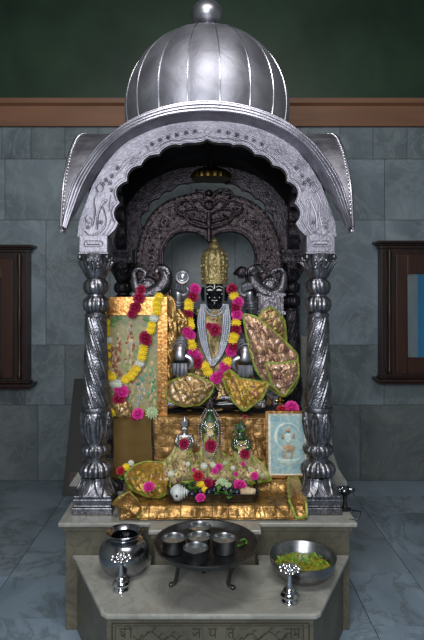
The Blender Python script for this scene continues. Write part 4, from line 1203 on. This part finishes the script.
# white hanging strings of the middle idol
flower('dark', W(184, 444, 2.87), .030, None, (0, -1, .25), 'dark crimson rose held before the leftmost small idol', 'roses on the small idols')
flower('dark', W(211, 446, 2.86), .036, None, (0, -1, .25), 'largest crimson rose, before the middle small idol', 'roses on the small idols')
flower('dark', W(245, 454, 2.87), .030, None, (0, -1, .25), 'dark crimson rose held before the rightmost small idol', 'roses on the small idols')
b = MB()
for sg in (-1, 1):
    pts_ = resample(smoothc([W(210+sg*3, 411, 2.915), W(210+sg*8, 424, 2.875), W(210+sg*8, 442, 2.855), W(210+sg*3, 456, 2.845), W(210, 461, 2.845)], 6), 26)
    for p in pts_: b.ball(p, .0042, 8, 6)
    pts_ = resample(smoothc([W(210+sg*4, 409, 2.92), W(210+sg*11, 422, 2.885), W(210+sg*12, 446, 2.86)], 6), 16)
    for p in pts_: b.ball(p, .0038, 8, 6)
o = b.build('bead_strand', 'silver_bead', loc=W(210, 461, 2.85)); tag(o, 'long white bead strands hanging down the front of the middle small idol', 'beads')
b = MB(); rr = random.Random(4)
for k in range(60):
    a = rr.uniform(0, 2*PI); q_ = rr.random()**.5; b.ball(W(240+8*q_*math.cos(a), 437+13*q_*math.sin(a), 2.885+.01*rr.random()), rr.uniform(.004, .008), 7, 5, mi=rr.choice((0, 0, 1, 2)))
o = b.build('bead_cluster', ['leafdark', 'leaf', 'silver_rib'], loc=W(240, 450, 2.89)); tag(o, 'dense green and silver bead covering on the rightmost small idol', 'beads', kind='stuff')
# spread brocade scarves either side and in front of the small idols
sheet('scarf', [(158, 482, 2.84), (161, 466, 2.90), (174, 452, 2.92), (181, 450, 2.92), (189, 464, 2.88), (193, 478, 2.85), (176, 484, 2.83)], 'skirt', bulge=.04, amp=.012, scale=26, seed=31, folds=.003, label='gold and green brocade scarf spread left of the small idols')
sheet('scarf', [(228, 480, 2.85), (230, 462, 2.89), (236, 456, 2.9), (252, 456, 2.9), (264, 466, 2.88), (268, 478, 2.85), (250, 484, 2.84)], 'skirt', bulge=.04, amp=.012, scale=26, seed=35, folds=.003, label='gold and green brocade scarf spread right of the small idols')
sheet('scarf', [(192, 478, 2.85), (197, 462, 2.89), (206, 458, 2.90), (222, 460, 2.9), (228, 470, 2.87), (230, 480, 2.85), (210, 483, 2.84)], 'skirt', bulge=.035, amp=.012, scale=26, seed=38, folds=.003, label='gold brocade cloth bunched at the foot of the middle small idol')
sheet('scarf', [(166, 478, 2.90), (172, 458, 2.95), (182, 450, 2.965), (192, 456, 2.96), (201, 452, 2.96), (220, 452, 2.96), (230, 458, 2.96), (246, 456, 2.96), (258, 466, 2.93), (262, 478, 2.90), (214, 480, 2.90)], 'skirt', bulge=.02, amp=.012, scale=26, seed=44, folds=.004, label='wide gold-green cloth spread behind all three small idols')
sheet('gold_shawl', [(246, 440, 2.97), (251, 432, 2.975), (262, 446, 2.96), (266, 460, 2.93), (266, 476, 2.90), (254, 468, 2.92)], 'goldcloth', bulge=.02, amp=.012, scale=20, seed=41, edge=None, label='loose gold shawl between the rightmost small idol and the blue picture')
rp = random.Random(31)
for k, (x, y) in enumerate([(176, 470), (188, 464), (194, 470), (225, 463), (233, 468), (243, 464), (250, 470), (182, 478), (236, 474), (262, 475)]):
    flower(['pale', 'wht', 'mag'][k % 3] if k != 3 else 'pale', W(x, y, 2.83), .012, None, (0, -1, .6), 'tiny loose blossom lying on the brocade below the three small idols', 'loose blossoms on the brocade')
# small flowers and bits among the idols
for k, x, y, d, r, lb in [('mag', 219, 467, 2.82, .020, 'pink rose bud right below the middle small idol'), ('mag', 215, 471, 2.80, .018, 'pink rose bud just behind the black tray centre'),
                          ('mag', 254.5, 476, 2.80, .022, 'purple-pink rose at the back right corner of the black tray'), ('wht', 204, 466, 2.82, .018, 'little white flower at the foot of the middle small idol'),
                          ('wht', 213, 465, 2.82, .014, 'tiny white flower left of the pink bud below the middle idol'), ('red', 198, 476, 2.79, .030, 'deep red rose at the back of the black tray, left of centre'),
                          ('wht', 171, 474, 2.80, .016, 'small white flower on the brocade scarf left of the tray')]:
    flower(k, W(x, y, d), r, None, (0, -1, .7), lb)

# ================================================================== BLACK TRAY WITH OFFERINGS
tx0, tx1, ty0, ty1 = W(168, 0, 2.685).x, W(258.5, 0, 2.685).x, 2.685, 2.88
tz = ZT1+.006
tr = thing('offering_tray', 'black rectangular tray of flowers on the gold cloth before the small idols', 'tray', ((tx0+tx1)/2, (ty0+ty1)/2, tz))
b = MB(); b.box(tx0+.012, tx1-.012, ty0+.01, ty1-.01, tz, tz+.006); o = b.build('tray_base', 'traybk', tr, smooth=False)
b = MB()
def frame(z, off): return [(tx0+off, ty0+off, z), (tx1-off, ty0+off, z), (tx1-off, ty1-off, z), (tx0+off, ty1-off, z)]
rws = [frame(tz, .012), frame(tz+.034, 0), frame(tz+.038, -.006), frame(tz+.041, -.004), frame(tz+.038, .004), frame(tz+.007, .016)]
b.grid(rws, True); o = b.build('tray_rim', 'traybk', tr, smooth=False); box_bevel(o, .002)
b = MB()
for x, y in ((tx0-.006, 0), (tx1+.0, 1)):
    b.tube([(x, (ty0+ty1)/2-.06, tz+.036), (x, (ty0+ty1)/2-.05, tz+.058), (x, (ty0+ty1)/2+.05, tz+.058), (x, (ty0+ty1)/2+.06, tz+.036)], .005, 8)
b.build('tray_handles', 'traybk', tr)
lz = tz+.03
def on(x, y, z): # place so that it is seen at pixel (x,y) at height z
    D = (CZ-z)*560/(y-290); return W(x, y, D)
LB = [('mag', 200.5, 498, .026, 'magenta rose at the front of the black tray near the shell'), ('dark', 207, 484, .034, 'dark crimson rose at the back of the tray behind the yellow flower'),
      ('dark', 210, 480, .030, 'dark crimson rose furthest back at the middle of the tray'), ('mag', 240, 486, .038, 'large magenta rose at the right side of the black tray'),
      ('yel', 201, 485, .024, 'yellow flower among green leaves in the tray'), ('yel', 205, 490, .018, 'smaller yellow flower in front of the yellow one in the tray'),
      ('pale', 222, 484, .034, 'pale green ruffled flower in the middle of the tray'), ('dark', 214, 482, .028, 'dark crimson rose right of the furthest-back one in the tray'), ('pale', 227, 487, .026, 'pale green flower just left of the dark fruits in the tray')]
for k, x, y, r, lb in LB: flower(k, on(x, y, lz+.02), r, None, (R.uniform(-.3, .3), -.6, 1), lb)
for x, y, r, lb in [(209, 492, .022, 'black round fruit at the centre of the tray'), (214, 490, .019, 'black fruit right beside the central one in the tray'), (231, 491, .022, 'black fruit below the large magenta rose in the tray'), (237, 492, .020, 'black fruit next to the cream root in the tray'), (224, 489, .018, 'black fruit partly under the pale green flower')]:
    p = on(x, y, lz+.012); b = MB(); b.ball(tuple(p), r, 14, 10, sz=.85); b.tube([p+Vector((0, 0, r*.8)), p+Vector((.003, 0, r*1.1))], .002, 6)
    o = b.build('dark_fruit', 'berry', loc=p); tag(o, lb, 'fruit', 'dark fruits in the tray')
def leafmesh(b, c, yaw, pitch, ln, wd, mi=0):
    rws = []
    for j in range(6):
        v_ = j/5; hw_ = wd*math.sin(PI*min(1, v_*.96+.03))**.8
        rws.append([Vector((u*hw_, ln*v_, abs(u)*hw_*.35-ln*.25*v_*v_)) for u in (-1, -.5, 0, .5, 1)])
    Mx = Matrix.Translation(c) @ Matrix.Rotation(yaw, 4, 'Z') @ Matrix.Rotation(pitch, 4, 'X')
    s_ = len(b.v); b.grid(rws, mi=mi); b.xf(Mx, s_)
for x, y, r, lb in [(192, 494, .020, 'black fruit between the shell and the front magenta rose in the tray'), (219, 488, .019, 'black fruit touching the left of the pale green flower'), (200, 491, .017, 'black fruit under the lower yellow flower in the tray')]:
    p = on(x, y, lz+.012); b = MB(); b.ball(tuple(p), r, 14, 10, sz=.85); b.tube([p+Vector((0, 0, r*.8)), p+Vector((.003, 0, r*1.1))], .002, 6)
    o = b.build('dark_fruit', 'berry', loc=p); tag(o, lb, 'fruit', 'dark fruits in the tray')
lf = 0
for (x, y, n_, lb) in [(187, 488, 9, 'dark green leaves heaped behind the white shell in the tray'), (196, 490, 8, 'bright green leaves around the yellow flowers in the tray'), (218, 494, 8, 'green leaves at the front middle of the tray'), (228, 496, 6, 'green leaves between the dark fruits and the tray rim')]:
    p = on(x, y, lz); b = MB(); rr = random.Random(lf+50)
    for k in range(n_): leafmesh(b, p+Vector((rr.uniform(-.02, .02), rr.uniform(-.015, .015), rr.uniform(-.01, .012))), rr.uniform(0, 6.28), rr.uniform(.1, .9), rr.uniform(.025, .045), rr.uniform(.009, .016))
    o = b.build('leaf_bunch', 'leafdark' if lf == 0 else 'leaf', loc=p); sm = o.modifiers.new('t', 'SOLIDIFY'); sm.thickness = .001
    tag(o, lb, 'leaves'); lf += 1
# conch shell
cp = on(179.5, 492.5, lz+.016)
b = MB()
P_ = [cp+Vector((-.045+.009*k, -.0+.001*k, .002*math.sin(k))) for k in range(11)]
b.tube(P_, [.006, .02, .031, .037, .038, .035, .029, .022, .014, .008, .003], 20)
for k in range(4):
    r_ = [.036, .031, .024, .014][k]
    b.tube([cp+Vector((.002+.011*k, r_*math.sin(a_), r_*math.cos(a_))) for a_ in [2*PI*j/20 for j in range(21)]], .003, 6)
o = b.build('conch_shell', 'conch', loc=cp); tag(o, 'white conch shell at the front left corner of the black tray', 'shell')
b = MB(); q = cp+Vector((-.012, -.037, -.004)); b.ball(tuple(q), .006, 10, 6, sy=.6); b.build('shell_opening', 'ink', o)
gp = on(247.5, 492, lz+.012)
b = MB()
for dx, dz, r_ in [(-.022, 0, .018), (0, .004, .022), (.02, .002, .019), (.006, -.006, .02), (.03, .008, .011)]:
    b.ball(tuple(gp+Vector((dx, R.uniform(-.006, .006), dz))), r_, 12, 9, fn=lambda r, z, a, k: r*(1+.08*math.sin(5*a+k)))
o = b.build('cream_root', 'ginger', loc=gp); tag(o, 'knobbly cream-coloured root at the front right corner of the black tray', 'food')

# ================================================================== CLOTH BUNDLE LEFT
sheet('brocade_bundle', [(125, 476, 2.82), (134, 466, 2.87), (146, 462, 2.90), (162, 463, 2.90), (168, 474, 2.87), (170, 490, 2.78), (160, 497, 2.745), (145, 495, 2.75), (130, 488, 2.78)], 'yellowcloth', bulge=.05, amp=.015, scale=20, seed=51, er=.009, folds=.003,
      label='green-edged yellow brocade bundle beside the left pillar, carrying a magenta rose', cat='cloth')
sheet('cloth_corner', [(112, 504, 2.66), (119, 497, 2.68), (129, 492, 2.70), (136, 498, 2.68), (141, 508, 2.64), (139, 518, 2.61), (131, 512, 2.63), (122, 508, 2.65)], 'goldstep', bulge=.02, amp=.01, scale=20, seed=55, er=.005,
      label='turned-up corner of gold cloth at the foot of the left pillar', cat='cloth')
flower('mag', on(149, 487, ZT1+.075), .030, None, (0, -.8, 1), 'magenta rose lying on the yellow brocade bundle')
flower('red', W(120.5, 471, 2.83), .024, None, (-.2, -1, .6), 'red rose between the left pillar and the brocade bundle')
flower('yel', W(126, 467, 2.85), .020, None, (.1, -1, .8), 'small yellow flower right of the red rose by the left pillar')
flower('wht', W(131, 463, 2.87), .016, None, (.1, -1, .8), 'small cream flower behind the brocade bundle near the mesh cloth')
b = MB(); rr = random.Random(9); p = W(126, 474, 2.83)
for k in range(14): leafmesh(b, p+Vector((rr.uniform(-.03, .03), rr.uniform(-.02, .02), rr.uniform(-.04, .01))), rr.uniform(0, 6.28), rr.uniform(.2, 1.2), rr.uniform(.03, .05), rr.uniform(.006, .012))
o = b.build('leaf_sprig', 'leaf', loc=p); sm = o.modifiers.new('t', 'SOLIDIFY'); sm.thickness = .001; tag(o, 'green leaf sprig under the red rose by the left pillar', 'leaves')

# ================================================================== VESSELS ON THE STEP
def onl(px, py): D = (CZ-ZL)*560/(py-290); return W(px, py, D)
# round water pot
p = W(124.5, 0, 2.47); px_, py_ = p.x, 2.47
pot = thing('water_pot', 'round polished steel water pot with a flared mouth at the left end of the step', 'pot', (px_, py_, ZL))
b = MB()
pr = smoothc([(.045, ZL+.001), (.070, ZL+.006), (.098, ZL+.034), (.112, ZL+.075), (.108, ZL+.112), (.085, ZL+.142), (.062, ZL+.155), (.060, ZL+.163), (.072, ZL+.175), (.081, ZL+.181)], 5)
pr = [(v_.x, v_.y) for v_ in [Vector(q) for q in pr]]
inn = [(.079, ZL+.183), (.070, ZL+.178), (.057, ZL+.165), (.057, ZL+.153), (.08, ZL+.138), (.1, ZL+.1), (.09, ZL+.03), (.02, ZL+.01)]
b.lathe(pr+inn, 64, (px_, py_, 0), cap=True); b.build('pot_body', 'steel', pot)
b = MB(); b.lathe([(.001, ZL+.10), (.1, ZL+.10)], 40, (px_, py_, 0), cap=False); b.build('water', 'darkwater', pot)
# brass-steel bowl
p = W(302.5, 0, 2.43); bx_, by_ = p.x, 2.43
bw = thing('offering_bowl', 'wide steel bowl of yellowish water and green leaves at the right end of the step', 'bowl', (bx_, by_, ZL))
b = MB()
pr = [(v_[0], v_[1]) for v_ in smoothc([(.05, ZL+.0005), (.085, ZL+.004), (.118, ZL+.03), (.137, ZL+.062), (.143, ZL+.092)], 5)]
inn = [(.146, ZL+.095), (.141, ZL+.096), (.137, ZL+.09), (.131, ZL+.062), (.112, ZL+.034), (.08, ZL+.012), (.01, ZL+.008)]
b.lathe([(q[0], q[1]) for q in pr]+inn, 72, (bx_, by_, 0), lambda r, z, a, k: r*(1+(.012*math.cos(14*a) if 4 < k < 16 else 0))); b.build('bowl_body', 'steel_dark', bw)
b = MB(); b.lathe([(.001, ZL+.047), (.121, ZL+.047)], 56, (bx_, by_, 0), cap=False); b.build('water', 'water', bw)
b = MB(); rr = random.Random(12)
for k in range(200):
    a = rr.uniform(0, 2*PI); q_ = .108*rr.random()**.5
    x, y = q_*math.cos(a), q_*math.sin(a)
    if y < .0 and rr.random() < .85: continue
    leafmesh(b, Vector((bx_+x, by_+y, ZL+.050+.010*rr.random()*(1 if y > 0 else .3))), rr.uniform(0, 6.28), rr.uniform(-.1, .7), rr.uniform(.010, .024), rr.uniform(.003, .007))
o = b.build('floating_leaves', 'leafbright' if 'leafbright' in M else 'leaf', loc=(bx_, by_, ZL+.06)); tag(o, 'fine green leaves floating in the wide bowl at the right', 'leaves', kind='stuff')

# plate on three legs
cxp_, cyp_ = W(206, 0, 2.33).x, 2.33
pl = thing('footed_tray', 'large round dark metal tray on curved legs in the middle of the step, holding cups', 'tray', (cxp_, cyp_, ZL))
zp = .550
b = MB()
b.lathe([(.01, zp-.028), (.185, zp-.028), (.200, zp-.022), (.213, zp-.002), (.218, zp+.002), (.218, zp+.006), (.211, zp+.005), (.195, zp-.014), (.183, zp-.020), (.01, zp-.020)], 96, (cxp_, cyp_, 0)); b.build('tray_dish', 'pewter', pl)
b = MB(); b.lathe([(.10, zp-.042), (.112, zp-.040), (.112, zp-.029), (.10, zp-.0285)], 48, (cxp_, cyp_, 0), cap=False); b.build('support_ring', 'pewter', pl)
for (lx, ly) in [(onl(171, 587).x, onl(171, 587).y), (onl(233, 590).x, onl(233, 590).y), (cxp_-.01, 2.46)]:
    dx, dy = cxp_-lx, cyp_-ly; L_ = math.hypot(dx, dy); dx /= L_; dy /= L_
    b = MB()
    P_ = smoothc([(cxp_-dx*.105, cyp_-dy*.105, zp-.036), (cxp_-dx*.125, cyp_-dy*.125, zp-.052), (cxp_-dx*.115, cyp_-dy*.115, zp-.085), (lx+dx*.02, ly+dy*.02, ZL+.028), (lx, ly, ZL+.010)], 5)
    b.tube(P_, [.008]*len(P_), 8); b.ball((lx, ly, ZL+.010), .0105, 10, 8)
    b.build('leg', 'pewter', pl)
zc = zp-.0195
cups = [(199.4, 2.402, 'back'), (173.7, 2.29, 'left'), (199, 2.303, 'mid'), (224, 2.288, 'right'), (195.5, 2.203, 'front')]
LBc = {'back': 'steel cup at the back of the round tray', 'left': 'steel cup at the left of the round tray', 'mid': 'steel cup in the middle of the five on the round tray', 'right': 'steel cup at the right of the round tray', 'front': 'steel cup nearest the front edge of the round tray'}
proto = None
for x, d, w_ in cups:
    X_ = (x-207)/560*(d)
    if proto is None:
        proto = thing('steel_cup', LBc[w_], 'cup', (X_, d, zc), 'steel cups on the round tray')
        b = MB(); b.lathe([(.02, zc+.0005), (.041, zc+.001), (.0455, zc+.006), (.0475, zc+.05), (.050, zc+.055), (.050, zc+.057), (.0485, zc+.0575), (.0455, zc+.05), (.0435, zc+.006), (.02, zc+.004)], 48, (X_, d, 0)); b.build('cup_body', 'steel_dark', proto)
        b = MB(); b.lathe([(.001, zc+.046), (.0448, zc+.046)], 32, (X_, d, 0), cap=False); b.build('liquid', 'cupwater' if 'cupwater' in M else 'steel_dark', proto)
        b = MB(); b.tube([(X_+.0446*math.cos(2*PI*k/32), d+.0446*math.sin(2*PI*k/32), zc+.040) for k in range(33)], .0012, 5, cap=False); b.build('engraved_band', 'steel', proto)
    else:
        c = copy_tree(proto); c.location = (X_, d, zc); c['label'] = LBc[w_]
b = MB(); rr = random.Random(2); q = Vector((W(243, 0, 2.34).x, 2.36, zp-.014))
for k in range(9): leafmesh(b, q+Vector((rr.uniform(-.015, .015), rr.uniform(-.02, .02), 0)), rr.uniform(0, 6), rr.uniform(0, .6), rr.uniform(.015, .028), .006)
o = b.build('leaf_sprig', 'leaf', loc=q); tag(o, 'few small green leaves at the right rim of the round tray', 'leaves')

# two small standing lamps
def small_lamp(px, py, label):
    p = onl(px, py); t = thing('standing_oil_lamp', label, 'lamp', tuple(p), 'small standing lamps on the step')
    c = (p.x, p.y, ZL)
    b = MB(); b.lathe([(.030, .0005), (.032, .004), (.030, .009), (.022, .014), (.033, .022), (.036, .030), (.030, .038), (.020, .043)], 40, c); b.build('lamp_base', 'chrome', t)
    b = MB(); b.lathe([(.016, .042), (.022, .047), (.024, .052), (.018, .058), (.011, .062), (.009, .075), (.007, .095), (.008, .105), (.006, .110), (.012, .116)], 32, c); b.build('lamp_stem', 'chrome', t)
    b = MB(); b.lathe([(.008, .114), (.02, .118), (.03, .126), (.034, .134), (.031, .134), (.022, .124), (.006, .120)], 40, c)
    for k in range(9):
        a = 2*PI*k/9; b.ball((c[0]+.038*math.cos(a), c[1]+.038*math.sin(a), c[2]+.135), .0095, 10, 6, sz=.6)
    for k in range(6):
        a = 2*PI*k/6; b.ball((c[0]+.018*math.cos(a), c[1]+.018*math.sin(a), c[2]+.137), .009, 10, 6, sz=.7)
    b.ball((c[0], c[1], c[2]+.143), .011, 10, 8); b.build('petal_dish', 'chrome', t)
    return t
small_lamp(121, 590, 'small shiny flower-topped oil lamp standing before the round water pot')
small_lamp(289.5, 602, 'small shiny flower-topped oil lamp standing before the leaf-filled bowl')

# silver dish lamp and litter at the right corner of the platform
p = W(347, 512, 2.70); X_, Y_ = W(346, 0, 2.76).x, 2.76
dl = thing('black_dish_lamp', 'small dark footed dish with silver-blue contents on the platform corner right of the pillar', 'lamp', (X_-.005, Y_, ZS))
X_ -= .005
b = MB(); b.lathe([(.03, ZS+.0005), (.032, ZS+.004), (.012, ZS+.012), (.009, ZS+.05), (.012, ZS+.07), (.03, ZS+.082), (.05, ZS+.10), (.047, ZS+.10), (.02, ZS+.088)], 36, (X_, Y_, 0)); b.build('dish_and_foot', 'pewter', dl)
b = MB(); rr = random.Random(8)
for k in range(16): b.ball((X_+rr.uniform(-.034, .034), Y_+rr.uniform(-.03, .03), ZS+.098+rr.uniform(0, .006)), rr.uniform(.005, .010), 8, 6, mi=k % 2)
b.build('dish_contents', ['berry', 'chrome'], dl)
b = MB(); P_ = smoothc([(X_+.03, Y_-.03, ZS+.008), (X_+.045, Y_-.07, ZS+.02), (X_+.05, Y_-.1, ZS+.028), (X_+.03, Y_-.13, ZS+.006), (X_-.01, Y_-.12, ZS+.005)], 6)
b.tube(P_, .0028, 6); o = b.build('thin_wire', 'pewter', loc=(X_+.03, Y_-.05, ZS)); tag(o, 'thin dark wire curling on the marble corner below the footed dish', 'wire')
# pale marble offcuts leaning behind the pillars
b = MB(); b.prism([(.66, 2.99), (.72, 2.95), (.765, 2.955), (.77, 2.98), (.70, 3.03)], ZS+.0005, ZS+.028); o = b.build('marble_chip', 'slab', loc=(.70, 2.98, ZS), smooth=False); tag(o, 'pale marble chip lying on the platform behind the right pillar', 'stone')
b = MB()
A_ = [W(329, 425, 3.5), W(333, 430, 3.48), W(332, 460, 3.35), W(345, 486, 3.25), W(337, 492, 3.22), W(327, 470, 3.3)]
base_z = ZS
pts_ = [(.735, 3.30, 0.0), (.80, 3.22, 0.0), (.80, 3.28, .02), (.735, 3.34, .02)]
b = MB(); poly = [(322, 420), (334, 418), (335, 424), (331, 428), (333, 452), (338, 468), (347, 482), (347, 488), (320, 488)]
Dm = 3.05
for s_ in (0, 1): pass
P_ = [W(x, y, Dm) for x, y in poly]; n_ = len(P_)
b.add([tuple(p) for p in P_]+[(p.x, p.y+.02, p.z) for p in P_], [tuple(range(n_)), tuple(range(2*n_-1, n_-1, -1))]+[(i, (i+1) % n_, n_+(i+1) % n_, n_+i) for i in range(n_)])
zmin = min(p.z for p in P_); b.v = [(x-.0, y, z-(zmin-ZS-.001)*(1 if z-zmin < .03 else 0)) for x, y, z in b.v]
o = b.build('marble_offcut', 'slab', loc=(.62, Dm, ZS), smooth=False); tag(o, 'pale pointed marble offcut standing behind the right front pillar', 'stone')
# pale post behind the right pillar
b = MB(); xa, xb = W(300.5, 0, 3.85).x, W(307, 0, 3.85).x; b.box(xa, xb, 3.84, 3.875, ZS+.001, W(0, 336, 3.85).z); o = b.build('white_post', 'slab', loc=(xa, 3.85, ZS), smooth=False); box_bevel(o, .003); tag(o, 'narrow white marble strip standing between the front and rear right pillars', 'post')
# leaning board and marble piece on the left
b = MB(); D_ = 4.35
xa, xb = W(62, 0, D_).x, W(92, 0, D_).x
b.box(xa, xb, D_, D_+.03, .002, W(0, 380, 4.6).z); b.v = [(x+.03*(z/.9)*(1 if x < xb-.01 else 0), y+z*.32, z) for x, y, z in b.v]
bd = thing('leaning_board', 'dark brown board leaning on the wall behind the left pillar', 'board', (xa, D_, 0))
b.build('board_panel', 'board', bd, smooth=False)
b = MB(); b.box(xa+.03, xb-.02, D_-.004, D_+.001, .05, .17); b.v = [(x+.02, y+z*.32, z) for x, y, z in b.v]; b.build('carved_rail', 'wood2', bd, smooth=False)
b = MB(); P_ = [W(x, y, 3.04) for x, y in [(69, 486), (74, 478), (83, 465), (92, 463), (92, 487.5)]]; n_ = len(P_)
P_ = [Vector((p.x, p.y, max(p.z, ZS+.001))) for p in P_]
b.add([tuple(p) for p in P_]+[(p.x+.01, p.y+.04, p.z) for p in P_], [tuple(range(n_)), tuple(range(2*n_-1, n_-1, -1))]+[(i, (i+1) % n_, n_+(i+1) % n_, n_+i) for i in range(n_)])
o = b.build('marble_wedge', 'slab', loc=(-.62, 3.12, ZS), smooth=False); tag(o, 'pale marble wedge poking out behind the left front pillar', 'stone')

# ================================================================== WALL CABINETS
def cabinet(x0, x1, ztop, zbot, label, inner_edge, pane):
    c = thing('wall_cabinet', label, 'cabinet', ((x0+x1)/2, YW, zbot))
    yb = YW-.001; s = 1 if inner_edge == 'left' else -1
    e = x0 if inner_edge == 'left' else x1      # the edge nearer the shrine
    b = MB(); b.box(x0, x1, yb-.11, yb, zbot+.05, ztop-.05); o = b.build('cabinet_body', 'wood', c, smooth=False); box_bevel(o, .004)
    b = MB()
    for k, (za, zb, ex) in enumerate([(ztop-.06, ztop-.035, .01), (ztop-.035, ztop-.02, .025), (ztop-.02, ztop, .05)]):
        b.box(x0-ex, x1+ex, yb-.12-ex, yb, za, zb)
    o = b.build('crown_moulding', 'wood', c, smooth=False); box_bevel(o, .005)
    b = MB()
    for k, (za, zb, ex) in enumerate([(zbot+.045, zbot+.06, .012), (zbot+.02, zbot+.045, .05), (zbot, zbot+.02, .03)]):
        b.box(x0-ex, x1+ex, yb-.12-ex, yb, za, zb)
    o = b.build('base_moulding', 'wood', c, smooth=False); box_bevel(o, .006)
    for ex in (x0+.06, x1-.06):
        b = MB(); H = ztop-zbot-.16; z0_ = zbot+.08
        prof = [(.016, 0), (.02, .01), (.02, .04), (.013, .06), (.016, .2), (.012, .3), (.018, H*.5-.05), (.021, H*.5), (.018, H*.5+.05), (.012, H*.5+.1), (.017, H*.5+.18), (.011, H-.2), (.02, H-.05), (.02, H)]
        prof = sorted(prof, key=lambda q: q[1])
        b.lathe([(r, z0_+z) for r, z in prof], 24, (ex, yb-.122, 0)); b.build('turned_column', 'wood', c)
    dx0, dx1 = x0+.115, x1-.115; dz0, dz1 = zbot+.09, ztop-.11
    d = None
    b = MB(); fw = .09
    b.box(dx0, dx0+fw, yb-.13, yb-.111, dz0, dz1); b.box(dx1-fw, dx1, yb-.13, yb-.111, dz0, dz1)
    b.box(dx0+fw, dx1-fw, yb-.13, yb-.111, dz1-.16*1.0, dz1); b.box(dx0+fw, dx1-fw, yb-.13, yb-.111, dz0, dz0+.13)
    d = b.build('door_frame', 'wood2', c, smooth=False); box_bevel(d, .004)
    if pane:
        b = MB(); pa, pb = dx0+fw, dx1-fw; ps = pa+.088
        b.box(pa, ps, yb-.118, yb-.112, dz0+.13, dz1-.16); b.build('pale_panel', 'pane_grey', d, smooth=False)
        b = MB(); b.box(ps, pb, yb-.118, yb-.112, dz0+.13, dz1-.16); b.build('blue_panel', 'pane_blue', d, smooth=False)
        b = MB(); b.box(pa, pb, yb-.124, yb-.121, dz0+.13, dz1-.16); b.build('glass_pane', 'glass', d, smooth=False)
    else:
        b = MB(); b.box(dx0+fw, dx1-fw, yb-.120, yb-.112, dz0+.13, dz1-.16); b.build('door_panel', 'wood', d, smooth=False)
    return c
DC = 4.58
cabinet(W(382, 0, DC).x, W(382, 0, DC).x+.95, CZ+(290-241)/560*DC, CZ+(290-384)/560*DC, 'dark wooden wall cabinet with a grey and blue glazed door, right of the shrine', 'left', True)
cabinet(W(27, 0, DC).x-.95, W(27, 0, DC).x, CZ+(290-245)/560*DC, CZ+(290-389)/560*DC, 'dark wooden wall cabinet with a solid door, left of the shrine', 'right', False)

# ================================================================== LIGHT AND CAMERA
def area(name, loc, target, sx, sy, power, col=(1, 1, 1), spread=180):
    l = bpy.data.lights.new(name, 'AREA'); l.shape = 'RECTANGLE'; l.size = sx; l.size_y = sy; l.energy = power; l.color = col; l.spread = math.radians(spread)
    o = bpy.data.objects.new(name, l); COL.objects.link(o); o.location = loc
    o.rotation_euler = (Vector(target)-Vector(loc)).to_track_quat('-Z', 'Y').to_euler(); return o
area('window_light', (-.35, -.7, 2.1), (0, 3.0, .9), 1.3, 1.0, 84, (.95, .97, 1.0))
area('tube_light', (.1, 1.3, 3.9), (0, 2.6, 1.0), 1.5, .5, 52, (1, .98, .96))
w = bpy.data.worlds.new('world'); SC.world = w; w.use_nodes = True
bg = w.node_tree.nodes['Background']; bg.inputs[0].default_value = (.55, .68, .85, 1); bg.inputs[1].default_value = .22
cam = bpy.data.cameras.new('camera'); cam.sensor_width = 36; cam.lens = 560/640*36
cam.shift_x = 5/640; cam.shift_y = -30/640; cam.clip_start = .05
co = bpy.data.objects.new('camera', cam); COL.objects.link(co); co.location = (0, 0, CZ); co.rotation_euler = (PI/2, 0, 0)
SC.camera = co
SC.view_settings.view_transform = 'Standard'; SC.view_settings.look = 'None'; SC.view_settings.gamma = 1; SC.view_settings.use_curve_mapping = False
SC.view_settings.exposure = 0
